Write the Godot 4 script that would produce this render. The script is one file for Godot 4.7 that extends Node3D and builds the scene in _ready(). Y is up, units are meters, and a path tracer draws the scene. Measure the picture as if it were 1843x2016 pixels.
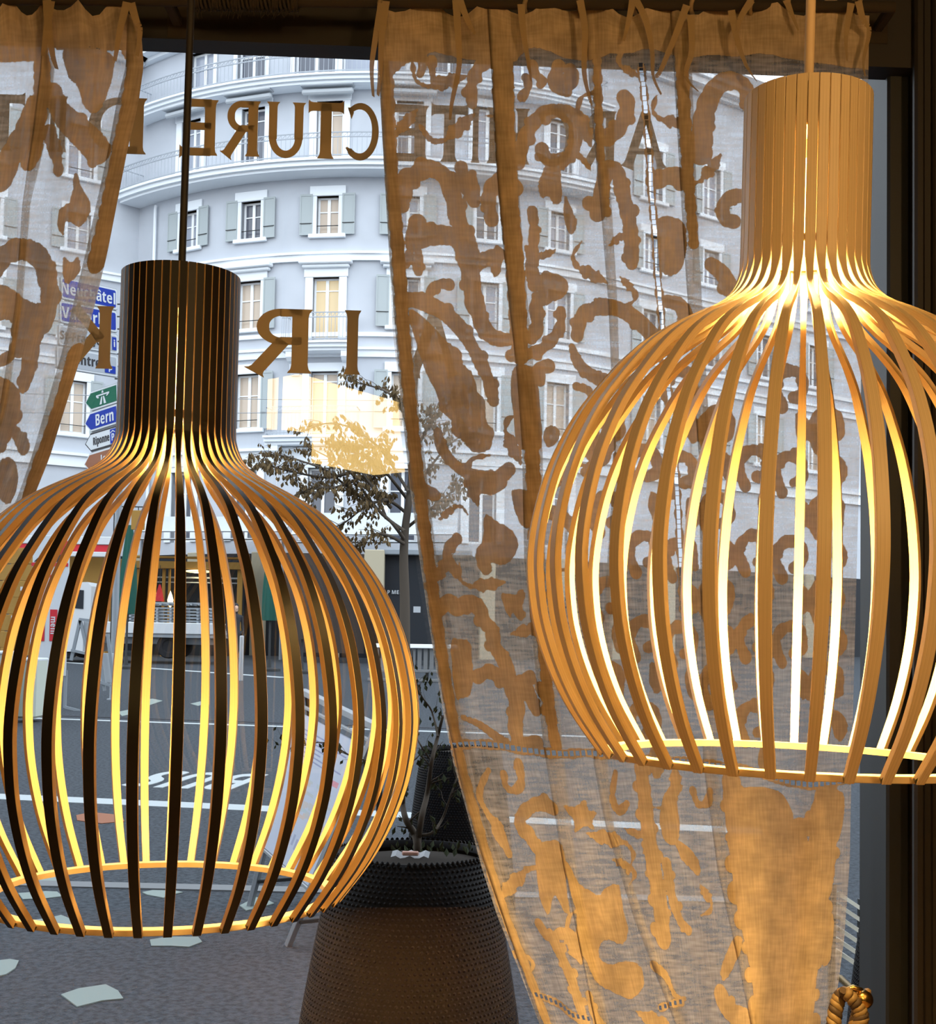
extends Node3D
# A lamp-shop window seen from inside: two slatted pendant lamps, devore curtains, lettering on the glass, a town square outside.
# World: metres, y up, the eye stands at (0, 1.6, 0) and looks along -z. The street rises gently away from the shop.

const EYE := 1.6
const FOCAL := 2541.8          # pixels of the 1843 x 2016 photograph
const PCY := 1134.0            # the lens axis lies below the middle of the picture (cropped photograph)
const PITCH := 0.0479
const ROLL := 0.017
const SLOPE := 0.0188          # rise of the street per metre

var rng := RandomNumberGenerator.new()
var M := {}
var taken := {}

# ------------------------------------------------------------------ geometry collector
class MB:
	var v := PackedVector3Array()
	var n := PackedVector3Array()
	var uv := PackedVector2Array()
	var ix := PackedInt32Array()

	func quadn(a: Vector3, b: Vector3, c: Vector3, d: Vector3, na: Vector3, nb: Vector3, nc: Vector3, nd: Vector3, ua := Vector2.ZERO, ub := Vector2(1, 0), uc := Vector2.ONE, ud := Vector2(0, 1)) -> void:
		var k := v.size()
		v.append_array([a, b, c, d])
		n.append_array([na, nb, nc, nd])
		uv.append_array([ua, ub, uc, ud])
		ix.append_array([k, k + 2, k + 1, k, k + 3, k + 2])

	func quad(a: Vector3, b: Vector3, c: Vector3, d: Vector3, ua := Vector2.ZERO, ub := Vector2(1, 0), uc := Vector2.ONE, ud := Vector2(0, 1)) -> void:
		var m := (b - a).cross(d - a)
		if m.length_squared() < 1e-16:
			m = (c - b).cross(d - c)
		m = m.normalized()
		quadn(a, b, c, d, m, m, m, m, ua, ub, uc, ud)

	func tri(a: Vector3, b: Vector3, c: Vector3) -> void:
		var m := (b - a).cross(c - a).normalized()
		var k := v.size()
		v.append_array([a, b, c])
		n.append_array([m, m, m])
		uv.append_array([Vector2.ZERO, Vector2(1, 0), Vector2(0, 1)])
		ix.append_array([k, k + 2, k + 1])

	# a box with its edges cut off by bevel
	func box(t: Transform3D, s: Vector3, bevel := 0.0) -> void:
		var h := s * 0.5
		var bv := minf(bevel, minf(h.x, minf(h.y, h.z)) * 0.8)
		if bv <= 0.0:
			for ax in 3:
				for sg in [-1.0, 1.0]:
					var u := (ax + 1) % 3
					var w := (ax + 2) % 3
					var p := []
					for q in [[-1, -1], [1, -1], [1, 1], [-1, 1]]:
						var c := Vector3.ZERO
						c[ax] = h[ax] * sg
						c[u] = h[u] * q[0] * sg
						c[w] = h[w] * q[1]
						p.append(t * c)
					quad(p[0], p[1], p[2], p[3])
			return
		for ax in 3:
			var u := (ax + 1) % 3
			var w := (ax + 2) % 3
			for sg in [-1.0, 1.0]:
				var p := []
				for q in [[-1, -1], [1, -1], [1, 1], [-1, 1]]:
					var c := Vector3.ZERO
					c[ax] = h[ax] * sg
					c[u] = (h[u] - bv) * q[0] * sg
					c[w] = (h[w] - bv) * q[1]
					p.append(t * c)
				quad(p[0], p[1], p[2], p[3])
			for su in [-1.0, 1.0]:
				for sw in [-1.0, 1.0]:
					var e := []
					for q in [[0, -1], [1, -1], [1, 1], [0, 1]]:
						var c := Vector3.ZERO
						c[ax] = (h[ax] - bv) * q[1] * su * sw
						c[u] = (h[u] if q[0] == 0 else h[u] - bv) * su
						c[w] = (h[w] - bv if q[0] == 0 else h[w]) * sw
						e.append(t * c)
					quad(e[0], e[1], e[2], e[3])
		for sx in [-1.0, 1.0]:
			for sy in [-1.0, 1.0]:
				for sz in [-1.0, 1.0]:
					var a := t * Vector3(h.x * sx, (h.y - bv) * sy, (h.z - bv) * sz)
					var b := t * Vector3((h.x - bv) * sx, h.y * sy, (h.z - bv) * sz)
					var c := t * Vector3((h.x - bv) * sx, (h.y - bv) * sy, h.z * sz)
					if sx * sy * sz > 0:
						tri(a, b, c)
					else:
						tri(a, c, b)

	func bx(c: Vector3, s: Vector3, bevel := 0.0) -> void:
		box(Transform3D(Basis.IDENTITY, c), s, bevel)

	# a bar of rectangular section from a to b
	func bar(a: Vector3, b: Vector3, w: float, d: float, up := Vector3.UP, bevel := 0.0) -> void:
		var y := (b - a).normalized()
		var x := y.cross(up)
		if x.length() < 1e-3:
			x = y.cross(Vector3.FORWARD)
		x = x.normalized()
		box(Transform3D(Basis(x, y, x.cross(y)), (a + b) * 0.5), Vector3(w, a.distance_to(b), d), bevel)

	# round tube through points with one radius each
	func tube(p: Array, r: Array, sides := 8, caps := true) -> void:
		var cnt := p.size()
		var k := v.size()
		var x := Vector3.ZERO
		var along := 0.0
		for i in cnt:
			var t: Vector3 = ((p[mini(i + 1, cnt - 1)] as Vector3) - (p[maxi(i - 1, 0)] as Vector3)).normalized()
			if x == Vector3.ZERO:
				x = t.cross(Vector3.UP if absf(t.y) < 0.9 else Vector3.RIGHT).normalized()
			x = (x - t * x.dot(t)).normalized()
			var y := t.cross(x)
			if i > 0:
				along += (p[i] as Vector3).distance_to(p[i - 1])
			var rad: float = r[mini(i, r.size() - 1)]
			for j in sides + 1:
				var a := TAU * j / sides
				var d := x * cos(a) + y * sin(a)
				v.append((p[i] as Vector3) + d * rad)
				n.append(d)
				uv.append(Vector2(float(j) / sides, along))
		for i in cnt - 1:
			for j in sides:
				var a := k + i * (sides + 1) + j
				var b := a + 1
				var c := b + sides + 1
				var e := a + sides + 1
				ix.append_array([a, c, b, a, e, c])
		if caps:
			for e in [0, cnt - 1]:
				var t: Vector3 = ((p[1] as Vector3) - (p[0] as Vector3)).normalized() * -1.0 if e == 0 else ((p[cnt - 1] as Vector3) - (p[cnt - 2] as Vector3)).normalized()
				var c0 := v.size()
				v.append(p[e])
				n.append(t)
				uv.append(Vector2.ZERO)
				for j in sides + 1:
					v.append(v[k + e * (sides + 1) + j])
					n.append(t)
					uv.append(Vector2.ZERO)
				for j in sides:
					if e == 0:
						ix.append_array([c0, c0 + 1 + j, c0 + 2 + j])
					else:
						ix.append_array([c0, c0 + 2 + j, c0 + 1 + j])

	# profile of (radius, height) turned round the y axis of t
	func lathe(t: Transform3D, prof: Array, seg := 32, smooth := true) -> void:
		for i in prof.size() - 1:
			var a: Vector2 = prof[i]
			var b: Vector2 = prof[i + 1]
			if a.distance_to(b) < 1e-6:
				continue
			var na := _pn(prof, i) if smooth else _fn(a, b)
			var nb := _pn(prof, i + 1) if smooth else na
			for j in seg:
				var p := TAU * j / seg
				var q := TAU * (j + 1) / seg
				var dp := Vector3(sin(p), 0, cos(p))
				var dq := Vector3(sin(q), 0, cos(q))
				var A := t * (dp * a.x + Vector3.UP * a.y)
				var B := t * (dq * a.x + Vector3.UP * a.y)
				var C := t * (dq * b.x + Vector3.UP * b.y)
				var D := t * (dp * b.x + Vector3.UP * b.y)
				var bs := t.basis
				quadn(A, B, C, D, (bs * (dp * na.x + Vector3.UP * na.y)).normalized(), (bs * (dq * na.x + Vector3.UP * na.y)).normalized(), (bs * (dq * nb.x + Vector3.UP * nb.y)).normalized(), (bs * (dp * nb.x + Vector3.UP * nb.y)).normalized(), Vector2(float(j) / seg, a.y), Vector2(float(j + 1) / seg, a.y), Vector2(float(j + 1) / seg, b.y), Vector2(float(j) / seg, b.y))

	static func _fn(a: Vector2, b: Vector2) -> Vector2:
		var d := (b - a).normalized()
		return Vector2(d.y, -d.x)

	static func _pn(prof: Array, i: int) -> Vector2:
		var s := Vector2.ZERO
		if i > 0:
			s += _fn(prof[i - 1], prof[i])
		if i < prof.size() - 1:
			s += _fn(prof[i], prof[i + 1])
		return s.normalized()

	# flat polygon (counter-clockwise in the x-y plane of t, seen from +z) with a thickness d along z, centred
	func prism(t: Transform3D, poly: PackedVector2Array, d: float) -> void:
		var pl := poly
		var area := 0.0
		for i in pl.size():
			var a := pl[i]
			var b := pl[(i + 1) % pl.size()]
			area += a.x * b.y - a.y * b.x
		if area < 0:
			pl = pl.duplicate()
			pl.reverse()
		var idx := Geometry2D.triangulate_polygon(pl)
		for s in [1.0, -1.0]:
			var k := v.size()
			var m := (t.basis * Vector3(0, 0, s)).normalized()
			for p in pl:
				v.append(t * Vector3(p.x, p.y, d * 0.5 * s))
				n.append(m)
				uv.append(p)
			for i in range(0, idx.size(), 3):
				var a := pl[idx[i]]
				var b := pl[idx[i + 1]]
				var c := pl[idx[i + 2]]
				var ccw := (b - a).cross(c - a) > 0.0
				if ccw == (s > 0):
					ix.append_array([k + idx[i], k + idx[i + 2], k + idx[i + 1]])
				else:
					ix.append_array([k + idx[i], k + idx[i + 1], k + idx[i + 2]])
		for i in pl.size():
			var a := pl[i]
			var b := pl[(i + 1) % pl.size()]
			quad(t * Vector3(a.x, a.y, -d * 0.5), t * Vector3(b.x, b.y, -d * 0.5), t * Vector3(b.x, b.y, d * 0.5), t * Vector3(a.x, a.y, d * 0.5))

	func put(am: ArrayMesh) -> void:
		if v.is_empty():
			return
		var arr := []
		arr.resize(Mesh.ARRAY_MAX)
		arr[Mesh.ARRAY_VERTEX] = v
		arr[Mesh.ARRAY_NORMAL] = n
		arr[Mesh.ARRAY_TEX_UV] = uv
		arr[Mesh.ARRAY_INDEX] = ix
		am.add_surface_from_arrays(Mesh.PRIMITIVE_TRIANGLES, arr)

	func mesh() -> ArrayMesh:
		var am := ArrayMesh.new()
		put(am)
		return am

# ------------------------------------------------------------------ scene helpers
func numbered(called: String) -> String:
	if not taken.has(called):
		taken[called] = 0
		return called
	taken[called] += 1
	return "%s_%03d" % [called, taken[called]]

func thing(called: String, label: String, category: String, where := Vector3.ZERO, turn := 0.0, group := "") -> Node3D:
	var o := Node3D.new()
	o.name = numbered(called)
	add_child(o)
	o.position = where
	o.rotation.y = turn
	o.set_meta("label", label)
	o.set_meta("category", category)
	if group:
		o.set_meta("group", group)
	return o

func obj(called: String, mb: MB, mat: Material, parent: Node = null) -> MeshInstance3D:
	return mobj(called, mb.mesh(), mat, parent)

func mobj(called: String, mesh: Mesh, mat: Material, parent: Node = null) -> MeshInstance3D:
	var o := MeshInstance3D.new()
	o.mesh = mesh
	if mat:
		o.material_override = mat
	if parent == null:
		o.name = numbered(called)
		add_child(o)
	else:
		var c := 0
		for k in parent.get_children():
			if k.get_meta("nm", "") == called:
				c += 1
		o.name = called if c == 0 else "%s_%03d" % [called, c]
		o.set_meta("nm", called)
		parent.add_child(o, true)
	return o

func tag(o: Node, label: String, category: String, group := "") -> void:
	o.set_meta("label", label)
	o.set_meta("category", category)
	if group:
		o.set_meta("group", group)

func structure(o: Node) -> Node:
	o.set_meta("kind", "structure")
	return o

func lin(r: float, g: float, b: float, a := 1.0) -> Color:
	var c := Color(r, g, b).linear_to_srgb()
	c.a = a
	return c

func mat(r: float, g: float, b: float, rough := 0.7, metal := 0.0) -> StandardMaterial3D:
	var m := StandardMaterial3D.new()
	m.albedo_color = lin(r, g, b)
	m.roughness = rough
	m.metallic = metal
	return m

func noise_tex(freq: float, size: int, ramp: Array, octaves := 4, sd := 1, as_normal := false) -> NoiseTexture2D:
	var fn := FastNoiseLite.new()
	fn.noise_type = FastNoiseLite.TYPE_SIMPLEX_SMOOTH
	fn.frequency = freq
	fn.fractal_octaves = octaves
	fn.seed = sd
	var t := NoiseTexture2D.new()
	t.width = size
	t.height = size
	t.seamless = true
	t.noise = fn
	t.as_normal_map = as_normal
	if ramp:
		var g := Gradient.new()
		g.offsets = PackedFloat32Array(ramp[0])
		g.colors = PackedColorArray(ramp[1])
		t.color_ramp = g
	return t

func glow(r: float, g: float, b: float, e: float) -> StandardMaterial3D:
	var m := mat(0.8, 0.8, 0.8, 0.5)
	m.emission_enabled = true
	m.emission = lin(r, g, b)
	m.emission_energy_multiplier = e
	return m

# the direction in which the eye sees a pixel of the photograph, scaled to one metre of depth along -z
func ray(px: float, py: float) -> Vector3:
	var u := px - 921.5
	var w := py - PCY
	var a := u * cos(ROLL) + w * sin(ROLL)
	var b := -u * sin(ROLL) + w * cos(ROLL)
	var d := Vector3(a / FOCAL, -b / FOCAL, 1.0)
	var e := Vector3(d.x, d.y * cos(PITCH) + sin(PITCH), -d.y * sin(PITCH) + cos(PITCH))
	return Vector3(e.x / e.z, e.y / e.z, -1.0)

func at(px: float, py: float, depth: float) -> Vector3:
	return Vector3(0, EYE, 0) + ray(px, py) * depth

# where the eye's line through a pixel meets the street
func on_street(px: float, py: float, lift := 0.0) -> Vector3:
	var r := ray(px, py)
	var k := (EYE - lift) / (SLOPE - r.y)
	return Vector3(0, EYE, 0) + r * k

func street_y(z: float) -> float:
	return -z * SLOPE

# the window plane runs a little away from the eye towards the right
func on_plane(px: float, py: float, z0: float) -> Vector3:
	var r := ray(px, py)
	var k := z0 / (1.0 - 0.049 * r.x)
	return Vector3(0, EYE, 0) + r * k

func lerp_table(tb: Array, y: float) -> float:
	if y <= tb[0][0]:
		return tb[0][1]
	for i in tb.size() - 1:
		if y <= tb[i + 1][0]:
			return lerpf(tb[i][1], tb[i + 1][1], (y - tb[i][0]) / float(tb[i + 1][0] - tb[i][0]))
	return tb[-1][1]

func smooth_path(p: Array, per := 6) -> Array:
	var out := []
	for i in p.size() - 1:
		var a = p[maxi(i - 1, 0)]
		var b = p[i]
		var c = p[i + 1]
		var d = p[mini(i + 2, p.size() - 1)]
		for k in per:
			out.append(b.cubic_interpolate(c, a, d, float(k) / per))
	out.append(p[-1])
	return out

# ------------------------------------------------------------------ materials
func make_materials() -> void:
	M.birch = mat(0.80, 0.62, 0.36, 0.45)
	M.birch.albedo_texture = noise_tex(0.02, 256, [[0.0, 0.5, 1.0], [Color(0.86, 0.84, 0.8), Color(0.95, 0.94, 0.92), Color(1, 1, 1)]], 3, 4)
	M.birch.uv1_scale = Vector3(3, 1, 1)
	M.ply_edge = mat(0.54, 0.36, 0.16, 0.6)
	M.black = mat(0.011, 0.009, 0.007, 0.4)
	M.black.metallic_specular = 0.32
	M.cord_black = mat(0.015, 0.012, 0.01, 0.55)
	M.cord_wood = mat(0.78, 0.56, 0.32, 0.55)
	M.brass = mat(0.72, 0.45, 0.13, 0.22, 1.0)
	M.ceramic = mat(0.7, 0.66, 0.6, 0.4)
	M.dark_paint = mat(0.009, 0.006, 0.0045, 0.55)
	M.frame = mat(0.007, 0.008, 0.009, 0.5)
	M.letter = mat(0.42, 0.32, 0.18, 0.6)
	M.glass = StandardMaterial3D.new()
	M.glass.transparency = BaseMaterial3D.TRANSPARENCY_ALPHA
	M.glass.albedo_color = Color(0.9, 0.96, 0.95, 0.002)
	M.glass.roughness = 0.0
	M.glass.metallic_specular = 0.5
	M.wall_room = mat(0.022, 0.016, 0.012, 0.85)
	M.floor_room = mat(0.34, 0.20, 0.10, 0.5)
	M.ceiling_room = mat(0.09, 0.07, 0.05, 0.9)
	M.asphalt = mat(0.073, 0.083, 0.096, 0.9)
	M.asphalt.albedo_texture = noise_tex(0.06, 512, [[0.0, 0.35, 0.6, 0.8, 1.0], [Color(0.62, 0.62, 0.62), Color(0.8, 0.8, 0.8), Color(0.9, 0.9, 0.9), Color(0.95, 0.95, 0.95), Color(1, 1, 1)]], 6, 9)
	M.asphalt.uv1_triplanar = true
	M.asphalt.uv1_world_triplanar = true
	M.asphalt.uv1_scale = Vector3(0.7, 0.7, 0.7)
	M.asphalt.heightmap_enabled = false
	M.asphalt.normal_enabled = true
	M.asphalt.normal_texture = noise_tex(0.2, 512, [], 3, 12, true)
	M.asphalt.normal_scale = 0.5
	M.paint = mat(0.33, 0.36, 0.37, 0.8)
	M.paint_old = mat(0.20, 0.235, 0.22, 0.85)
	M.concrete = mat(0.16, 0.165, 0.17, 0.9)
	M.render = mat(0.50, 0.53, 0.58, 0.9)
	M.render.albedo_texture = noise_tex(0.01, 256, [[0.0, 1.0], [Color(0.93, 0.93, 0.93), Color(1, 1, 1)]], 4, 21)
	M.render.uv1_triplanar = true
	M.render.uv1_scale = Vector3(0.2, 0.2, 0.2)
	M.trim = mat(0.76, 0.80, 0.84, 0.8)
	M.shutter = mat(0.36, 0.40, 0.41, 0.75)
	M.rail = mat(0.33, 0.36, 0.40, 0.6)
	M.white_wood = mat(0.85, 0.87, 0.88, 0.5)
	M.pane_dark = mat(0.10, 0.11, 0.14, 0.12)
	M.pane_warm = mat(0.52, 0.42, 0.33, 0.2)
	M.pane_lit = mat(0.5, 0.4, 0.25, 0.25)
	M.pane_lit.emission_enabled = true
	M.pane_lit.emission = lin(1.0, 0.72, 0.3)
	M.pane_lit.emission_energy_multiplier = 0.25
	M.pane_grey = mat(0.32, 0.35, 0.42, 0.15)
	M.steel = mat(0.28, 0.30, 0.32, 0.45, 0.6)
	M.galv = mat(0.20, 0.225, 0.25, 0.5, 0.2)
	M.alu = mat(0.26, 0.275, 0.29, 0.45, 0.4)
	M.dark_metal = mat(0.045, 0.048, 0.05, 0.5, 0.3)
	M.blue = mat(0.008, 0.032, 0.27, 0.6)
	M.green = mat(0.006, 0.10, 0.058, 0.6)
	M.sign_white = mat(0.44, 0.47, 0.50, 0.5)
	M.sign_brown = mat(0.22, 0.09, 0.05, 0.5)
	M.sign_black = mat(0.03, 0.03, 0.035, 0.5)
	M.red = mat(0.42, 0.03, 0.04, 0.55)
	M.wood_yellow = mat(0.28, 0.16, 0.045, 0.8)
	M.awning = mat(0.42, 0.45, 0.48, 0.85)
	M.white_paint = mat(0.42, 0.44, 0.46, 0.35)
	M.barrier = mat(0.36, 0.39, 0.34, 0.8)
	M.parasol_green = mat(0.02, 0.075, 0.06, 0.85)
	M.parasol_brown = mat(0.05, 0.04, 0.035, 0.9)
	M.tyre = mat(0.02, 0.02, 0.022, 0.85)
	M.rubber = mat(0.007, 0.007, 0.008, 0.5)
	M.rubber.metallic_specular = 0.16
	M.dimple = mat(0.007, 0.007, 0.008, 0.42)
	M.dimple.metallic_specular = 0.2
	M.bark = mat(0.075, 0.062, 0.05, 0.9)
	M.pod = mat(0.15, 0.105, 0.055, 0.85)
	M.leaf = mat(0.06, 0.075, 0.045, 0.7)
	M.soil = mat(0.024, 0.020, 0.017, 0.95)
	M.beige = mat(0.38, 0.34, 0.25, 0.85)
	M.shop_dark = mat(0.022, 0.025, 0.03, 0.5)
	M.rope = mat(0.22, 0.14, 0.055, 0.6)
	M.rope_dark = mat(0.06, 0.035, 0.018, 0.7)
	M.jute = mat(0.03, 0.022, 0.014, 0.9)
	M.roof = mat(0.30, 0.31, 0.33, 0.8)
	for k in ["asphalt", "paint", "paint_old", "blue", "green", "sign_brown", "sign_black", "red", "wood_yellow", "parasol_green", "parasol_brown", "bark", "pod", "leaf", "soil", "shop_dark", "tyre", "dark_metal", "concrete", "beige"]:
		M[k].metallic_specular = 0.18

# ------------------------------------------------------------------ pendant lamps
# (radius, drop) of the outside of a slat, in lamp heights
const PROFILE := [[0.0950, 0.0], [0.0950, -0.13], [0.0950, -0.245], [0.0975, -0.272], [0.1075, -0.297], [0.1240, -0.3155], [0.1500, -0.3325], [0.1850, -0.3500], [0.2250, -0.3725], [0.2630, -0.4015], [0.3035, -0.4470], [0.3440, -0.5030], [0.3770, -0.5730], [0.3965, -0.6450], [0.4040, -0.7100], [0.3990, -0.7700], [0.3880, -0.8200], [0.3660, -0.8780], [0.3350, -0.9350], [0.2920, -0.9930], [0.2860, -1.0]]
# (drop, width) of a slat, in lamp heights; the width of the neck follows from the number of slats
const SLAT_WIDTH := [[0.0, 1.0], [0.245, 1.0], [0.265, 0.93], [0.285, 0.70], [0.315, 0.60], [0.345, 0.64], [0.42, 0.95], [0.55, 1.12], [0.75, 1.14], [0.9, 1.05], [1.0, 0.92]]

func slat_mesh(H: float, count: int, outer: Material, inner: Material, edge: Material) -> ArrayMesh:
	var raw := []
	for p in PROFILE:
		raw.append(Vector2(p[0], p[1]) * H)
	var path := smooth_path(raw, 4)
	var thick := 0.0062
	var neck := 0.925 * TAU * 0.095 * H / count
	var fo := MB.new()
	var fi := MB.new()
	var fe := MB.new()
	var sec := []
	for i in path.size():
		var p: Vector2 = path[i]
		var t: Vector2 = ((path[mini(i + 1, path.size() - 1)] as Vector2) - (path[maxi(i - 1, 0)] as Vector2)).normalized()
		var nn := Vector2(-t.y, t.x)
		var w := neck
		var wf := lerp_table(SLAT_WIDTH, -p.y / H)
		w = lerpf(neck, 0.0091 * (H / 0.68) ** 0.3, smoothstep(0.30, 0.36, -p.y / H)) * wf
		if -p.y / H < 0.3:
			w = neck * wf
		sec.append([p, nn, w * 0.5])
	var b := 0.00035
	var along := 0.0
	for i in path.size() - 1:
		var q := []
		for k in 2:
			var s = sec[i + k]
			var p: Vector2 = s[0]
			var nn: Vector2 = s[1]
			var h: float = s[2]
			var pi := p - nn * thick
			var hi := h * pi.x / p.x
			q.append([Vector3(-h, p.y, p.x), Vector3(h, p.y, p.x), Vector3(-hi, pi.y, pi.x), Vector3(hi, pi.y, pi.x), Vector3(0, nn.y, nn.x), Vector3(0, nn.y * b, nn.x * b)])
		var a = q[0]
		var c = q[1]
		var l2: float = along + (a[0] as Vector3).distance_to(c[0])
		var u0 := Vector2(0, along)
		var u1 := Vector2(1, along)
		var u2 := Vector2(1, l2)
		var u3 := Vector2(0, l2)
		# outside (upper end first): c is the lower row
		var e := Vector3(b, 0, 0)
		fo.quadn(c[0] + e, c[1] - e, a[1] - e, a[0] + e, c[4], c[4], a[4], a[4], u3, u2, u1, u0)
		fi.quadn(c[3], c[2], a[2], a[3], -c[4], -c[4], -a[4], -a[4], u2, u3, u0, u1)
		var rx := Vector3.RIGHT
		fe.quadn(c[1] - c[5], c[3], a[3], a[1] - a[5], rx, rx, rx, rx, u3, u2, u1, u0)
		fe.quadn(c[2], c[0] - c[5], a[0] - a[5], a[2], -rx, -rx, -rx, -rx, u3, u2, u1, u0)
		# the thin chamfers beside the outer face
		var nr0: Vector3 = (rx + a[4]).normalized()
		var nr1: Vector3 = (rx + c[4]).normalized()
		fe.quadn(c[1] - e, c[1] - c[5], a[1] - a[5], a[1] - e, nr1, nr1, nr0, nr0)
		var nl0: Vector3 = (-rx + a[4]).normalized()
		var nl1: Vector3 = (-rx + c[4]).normalized()
		fe.quadn(c[0] - c[5], c[0] + e, a[0] + e, a[0] - a[5], nl1, nl1, nl0, nl0)
		if i == 0:
			fe.quad(a[0], a[1], a[3], a[2])
		if i == path.size() - 2:
			fe.quad(c[2], c[3], c[1], c[0])
		along = l2
	var am := ArrayMesh.new()
	fo.put(am)
	fi.put(am)
	fe.put(am)
	am.surface_set_material(0, outer)
	am.surface_set_material(1, inner)
	am.surface_set_material(2, edge)
	return am

func pendant(label: String, top: Vector3, lean: float, H: float, count: int, phase: float, black: bool, power: float, beam: float, face: Vector3) -> void:
	var t := thing("pendant_lamp", label, "lamp", top, 0.0, "slatted pendant lamps")
	t.rotation.z = lean
	var turn := atan2(face.x, face.z)
	var sm := slat_mesh(H, count, M.black if black else M.birch, M.birch, M.ply_edge if black else M.birch)
	for k in count:
		var o := mobj("slat", sm, null, t)
		o.rotation.y = turn + phase + TAU * k / count
	var thick := 0.0062
	var ni := 0.095 * H - thick - 0.0004
	var hoop := MB.new()
	var ro := 0.286 * H - thick * 0.9
	hoop.lathe(Transform3D(Basis.IDENTITY, Vector3(0, -H, 0)), [Vector2(ro - 0.013, 0.0), Vector2(ro - 0.0005, 0.0), Vector2(ro, 0.0005), Vector2(ro, 0.0055), Vector2(ro - 0.0005, 0.006), Vector2(ro - 0.013, 0.006), Vector2(ro - 0.013, 0.0)], 96, false)
	obj("hoop", hoop, M.birch, t)
	var cap := MB.new()
	cap.lathe(Transform3D.IDENTITY, [Vector2(0.0, -0.072 * H), Vector2(ni, -0.072 * H), Vector2(ni, -0.004), Vector2(0.006, -0.004), Vector2(0.0, -0.004)], 64, false)
	obj("neck_block", cap, M.cord_black if black else M.ply_edge, t)
	var ring := MB.new()
	ring.lathe(Transform3D.IDENTITY, [Vector2(0.047, -0.241 * H), Vector2(ni, -0.241 * H), Vector2(ni, -0.232 * H), Vector2(0.047, -0.232 * H), Vector2(0.047, -0.241 * H)], 64, false)
	obj("neck_ring", ring, M.cord_black if black else M.birch, t)
	var sock := MB.new()
	sock.lathe(Transform3D.IDENTITY, [Vector2(0.0, -0.105 * H), Vector2(0.014, -0.105 * H), Vector2(0.017, -0.1 * H), Vector2(0.017, -0.073 * H), Vector2(0.0, -0.073 * H)], 24, false)
	obj("socket", sock, M.ceramic, t)
	var bulb := MB.new()
	var bp := []
	for p in [[0.0, -0.238], [0.012, -0.236], [0.024, -0.226], [0.030, -0.209], [0.0305, -0.190], [0.027, -0.162], [0.021, -0.137], [0.016, -0.12], [0.014, -0.106]]:
		bp.append(Vector2(p[0], p[1] * H))
	bulb.lathe(Transform3D.IDENTITY, smooth_path(bp, 3), 32)
	obj("bulb", bulb, M.bulb, t)
	var cord := MB.new()
	cord.tube([Vector3(0, -0.006, 0), Vector3(0.001, 0.3, 0), Vector3(0.0, 0.8, 0), Vector3(0, 3.08 - top.y, 0)], [0.0042 if black else 0.0046], 12)
	obj("cord", cord, M.cord_black if black else M.cord_wood, t)
	var l := OmniLight3D.new()
	l.name = "bulb_light"
	l.light_color = lin(1.0, 0.62, 0.2)
	l.light_energy = power
	l.light_size = 0.026
	l.omni_range = 12.0
	l.omni_attenuation = 2.0
	l.shadow_enabled = true
	t.add_child(l)
	l.position = Vector3(0, -0.202 * H, 0)
	# the bulb throws most of its light downwards
	var sp := SpotLight3D.new()
	sp.name = "bulb_beam"
	sp.light_color = l.light_color
	sp.light_energy = beam
	sp.light_size = 0.026
	sp.spot_range = 12.0
	sp.spot_attenuation = 2.0
	sp.spot_angle = 62.0
	sp.spot_angle_attenuation = 0.7
	sp.shadow_enabled = true
	t.add_child(sp)
	sp.position = l.position
	sp.rotation.x = -PI / 2

# ------------------------------------------------------------------ lettering on the glass
# strokes in a box of height 1; x to the right as read from outside
func flared(a: Vector2, b: Vector2, w: float, fa := 0.0, fb := 0.0) -> PackedVector2Array:
	var d := (b - a).normalized()
	var q := Vector2(-d.y, d.x)
	var left := []
	var right := []
	var L := a.distance_to(b)
	for s in [[0.0, w * 0.5 + fa], [0.02, w * 0.5 + fa * 0.85], [0.06, w * 0.5 + fa * 0.3], [0.13, w * 0.5 + fa * 0.05], [0.87, w * 0.5 + fb * 0.05], [0.94, w * 0.5 + fb * 0.3], [0.98, w * 0.5 + fb * 0.85], [1.0, w * 0.5 + fb]]:
		var c: Vector2 = a + d * L * float(s[0])
		left.append(c + q * float(s[1]))
		right.append(c - q * float(s[1]))
	right.reverse()
	return PackedVector2Array(left + right)

func arc_band(c: Vector2, rx: float, ry: float, a0: float, a1: float, w0: float, w1: float, wm: float) -> PackedVector2Array:
	var o := []
	var i := []
	for k in 25:
		var f := k / 24.0
		var a := deg_to_rad(lerpf(a0, a1, f))
		var w := lerpf(lerpf(w0, wm, minf(f * 2.0, 1.0)), w1, maxf(f * 2.0 - 1.0, 0.0))
		o.append(c + Vector2(cos(a) * rx, sin(a) * ry))
		i.append(c + Vector2(cos(a) * (rx - w), sin(a) * (ry - w * 0.88)))
	i.reverse()
	return PackedVector2Array(o + i)

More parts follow.
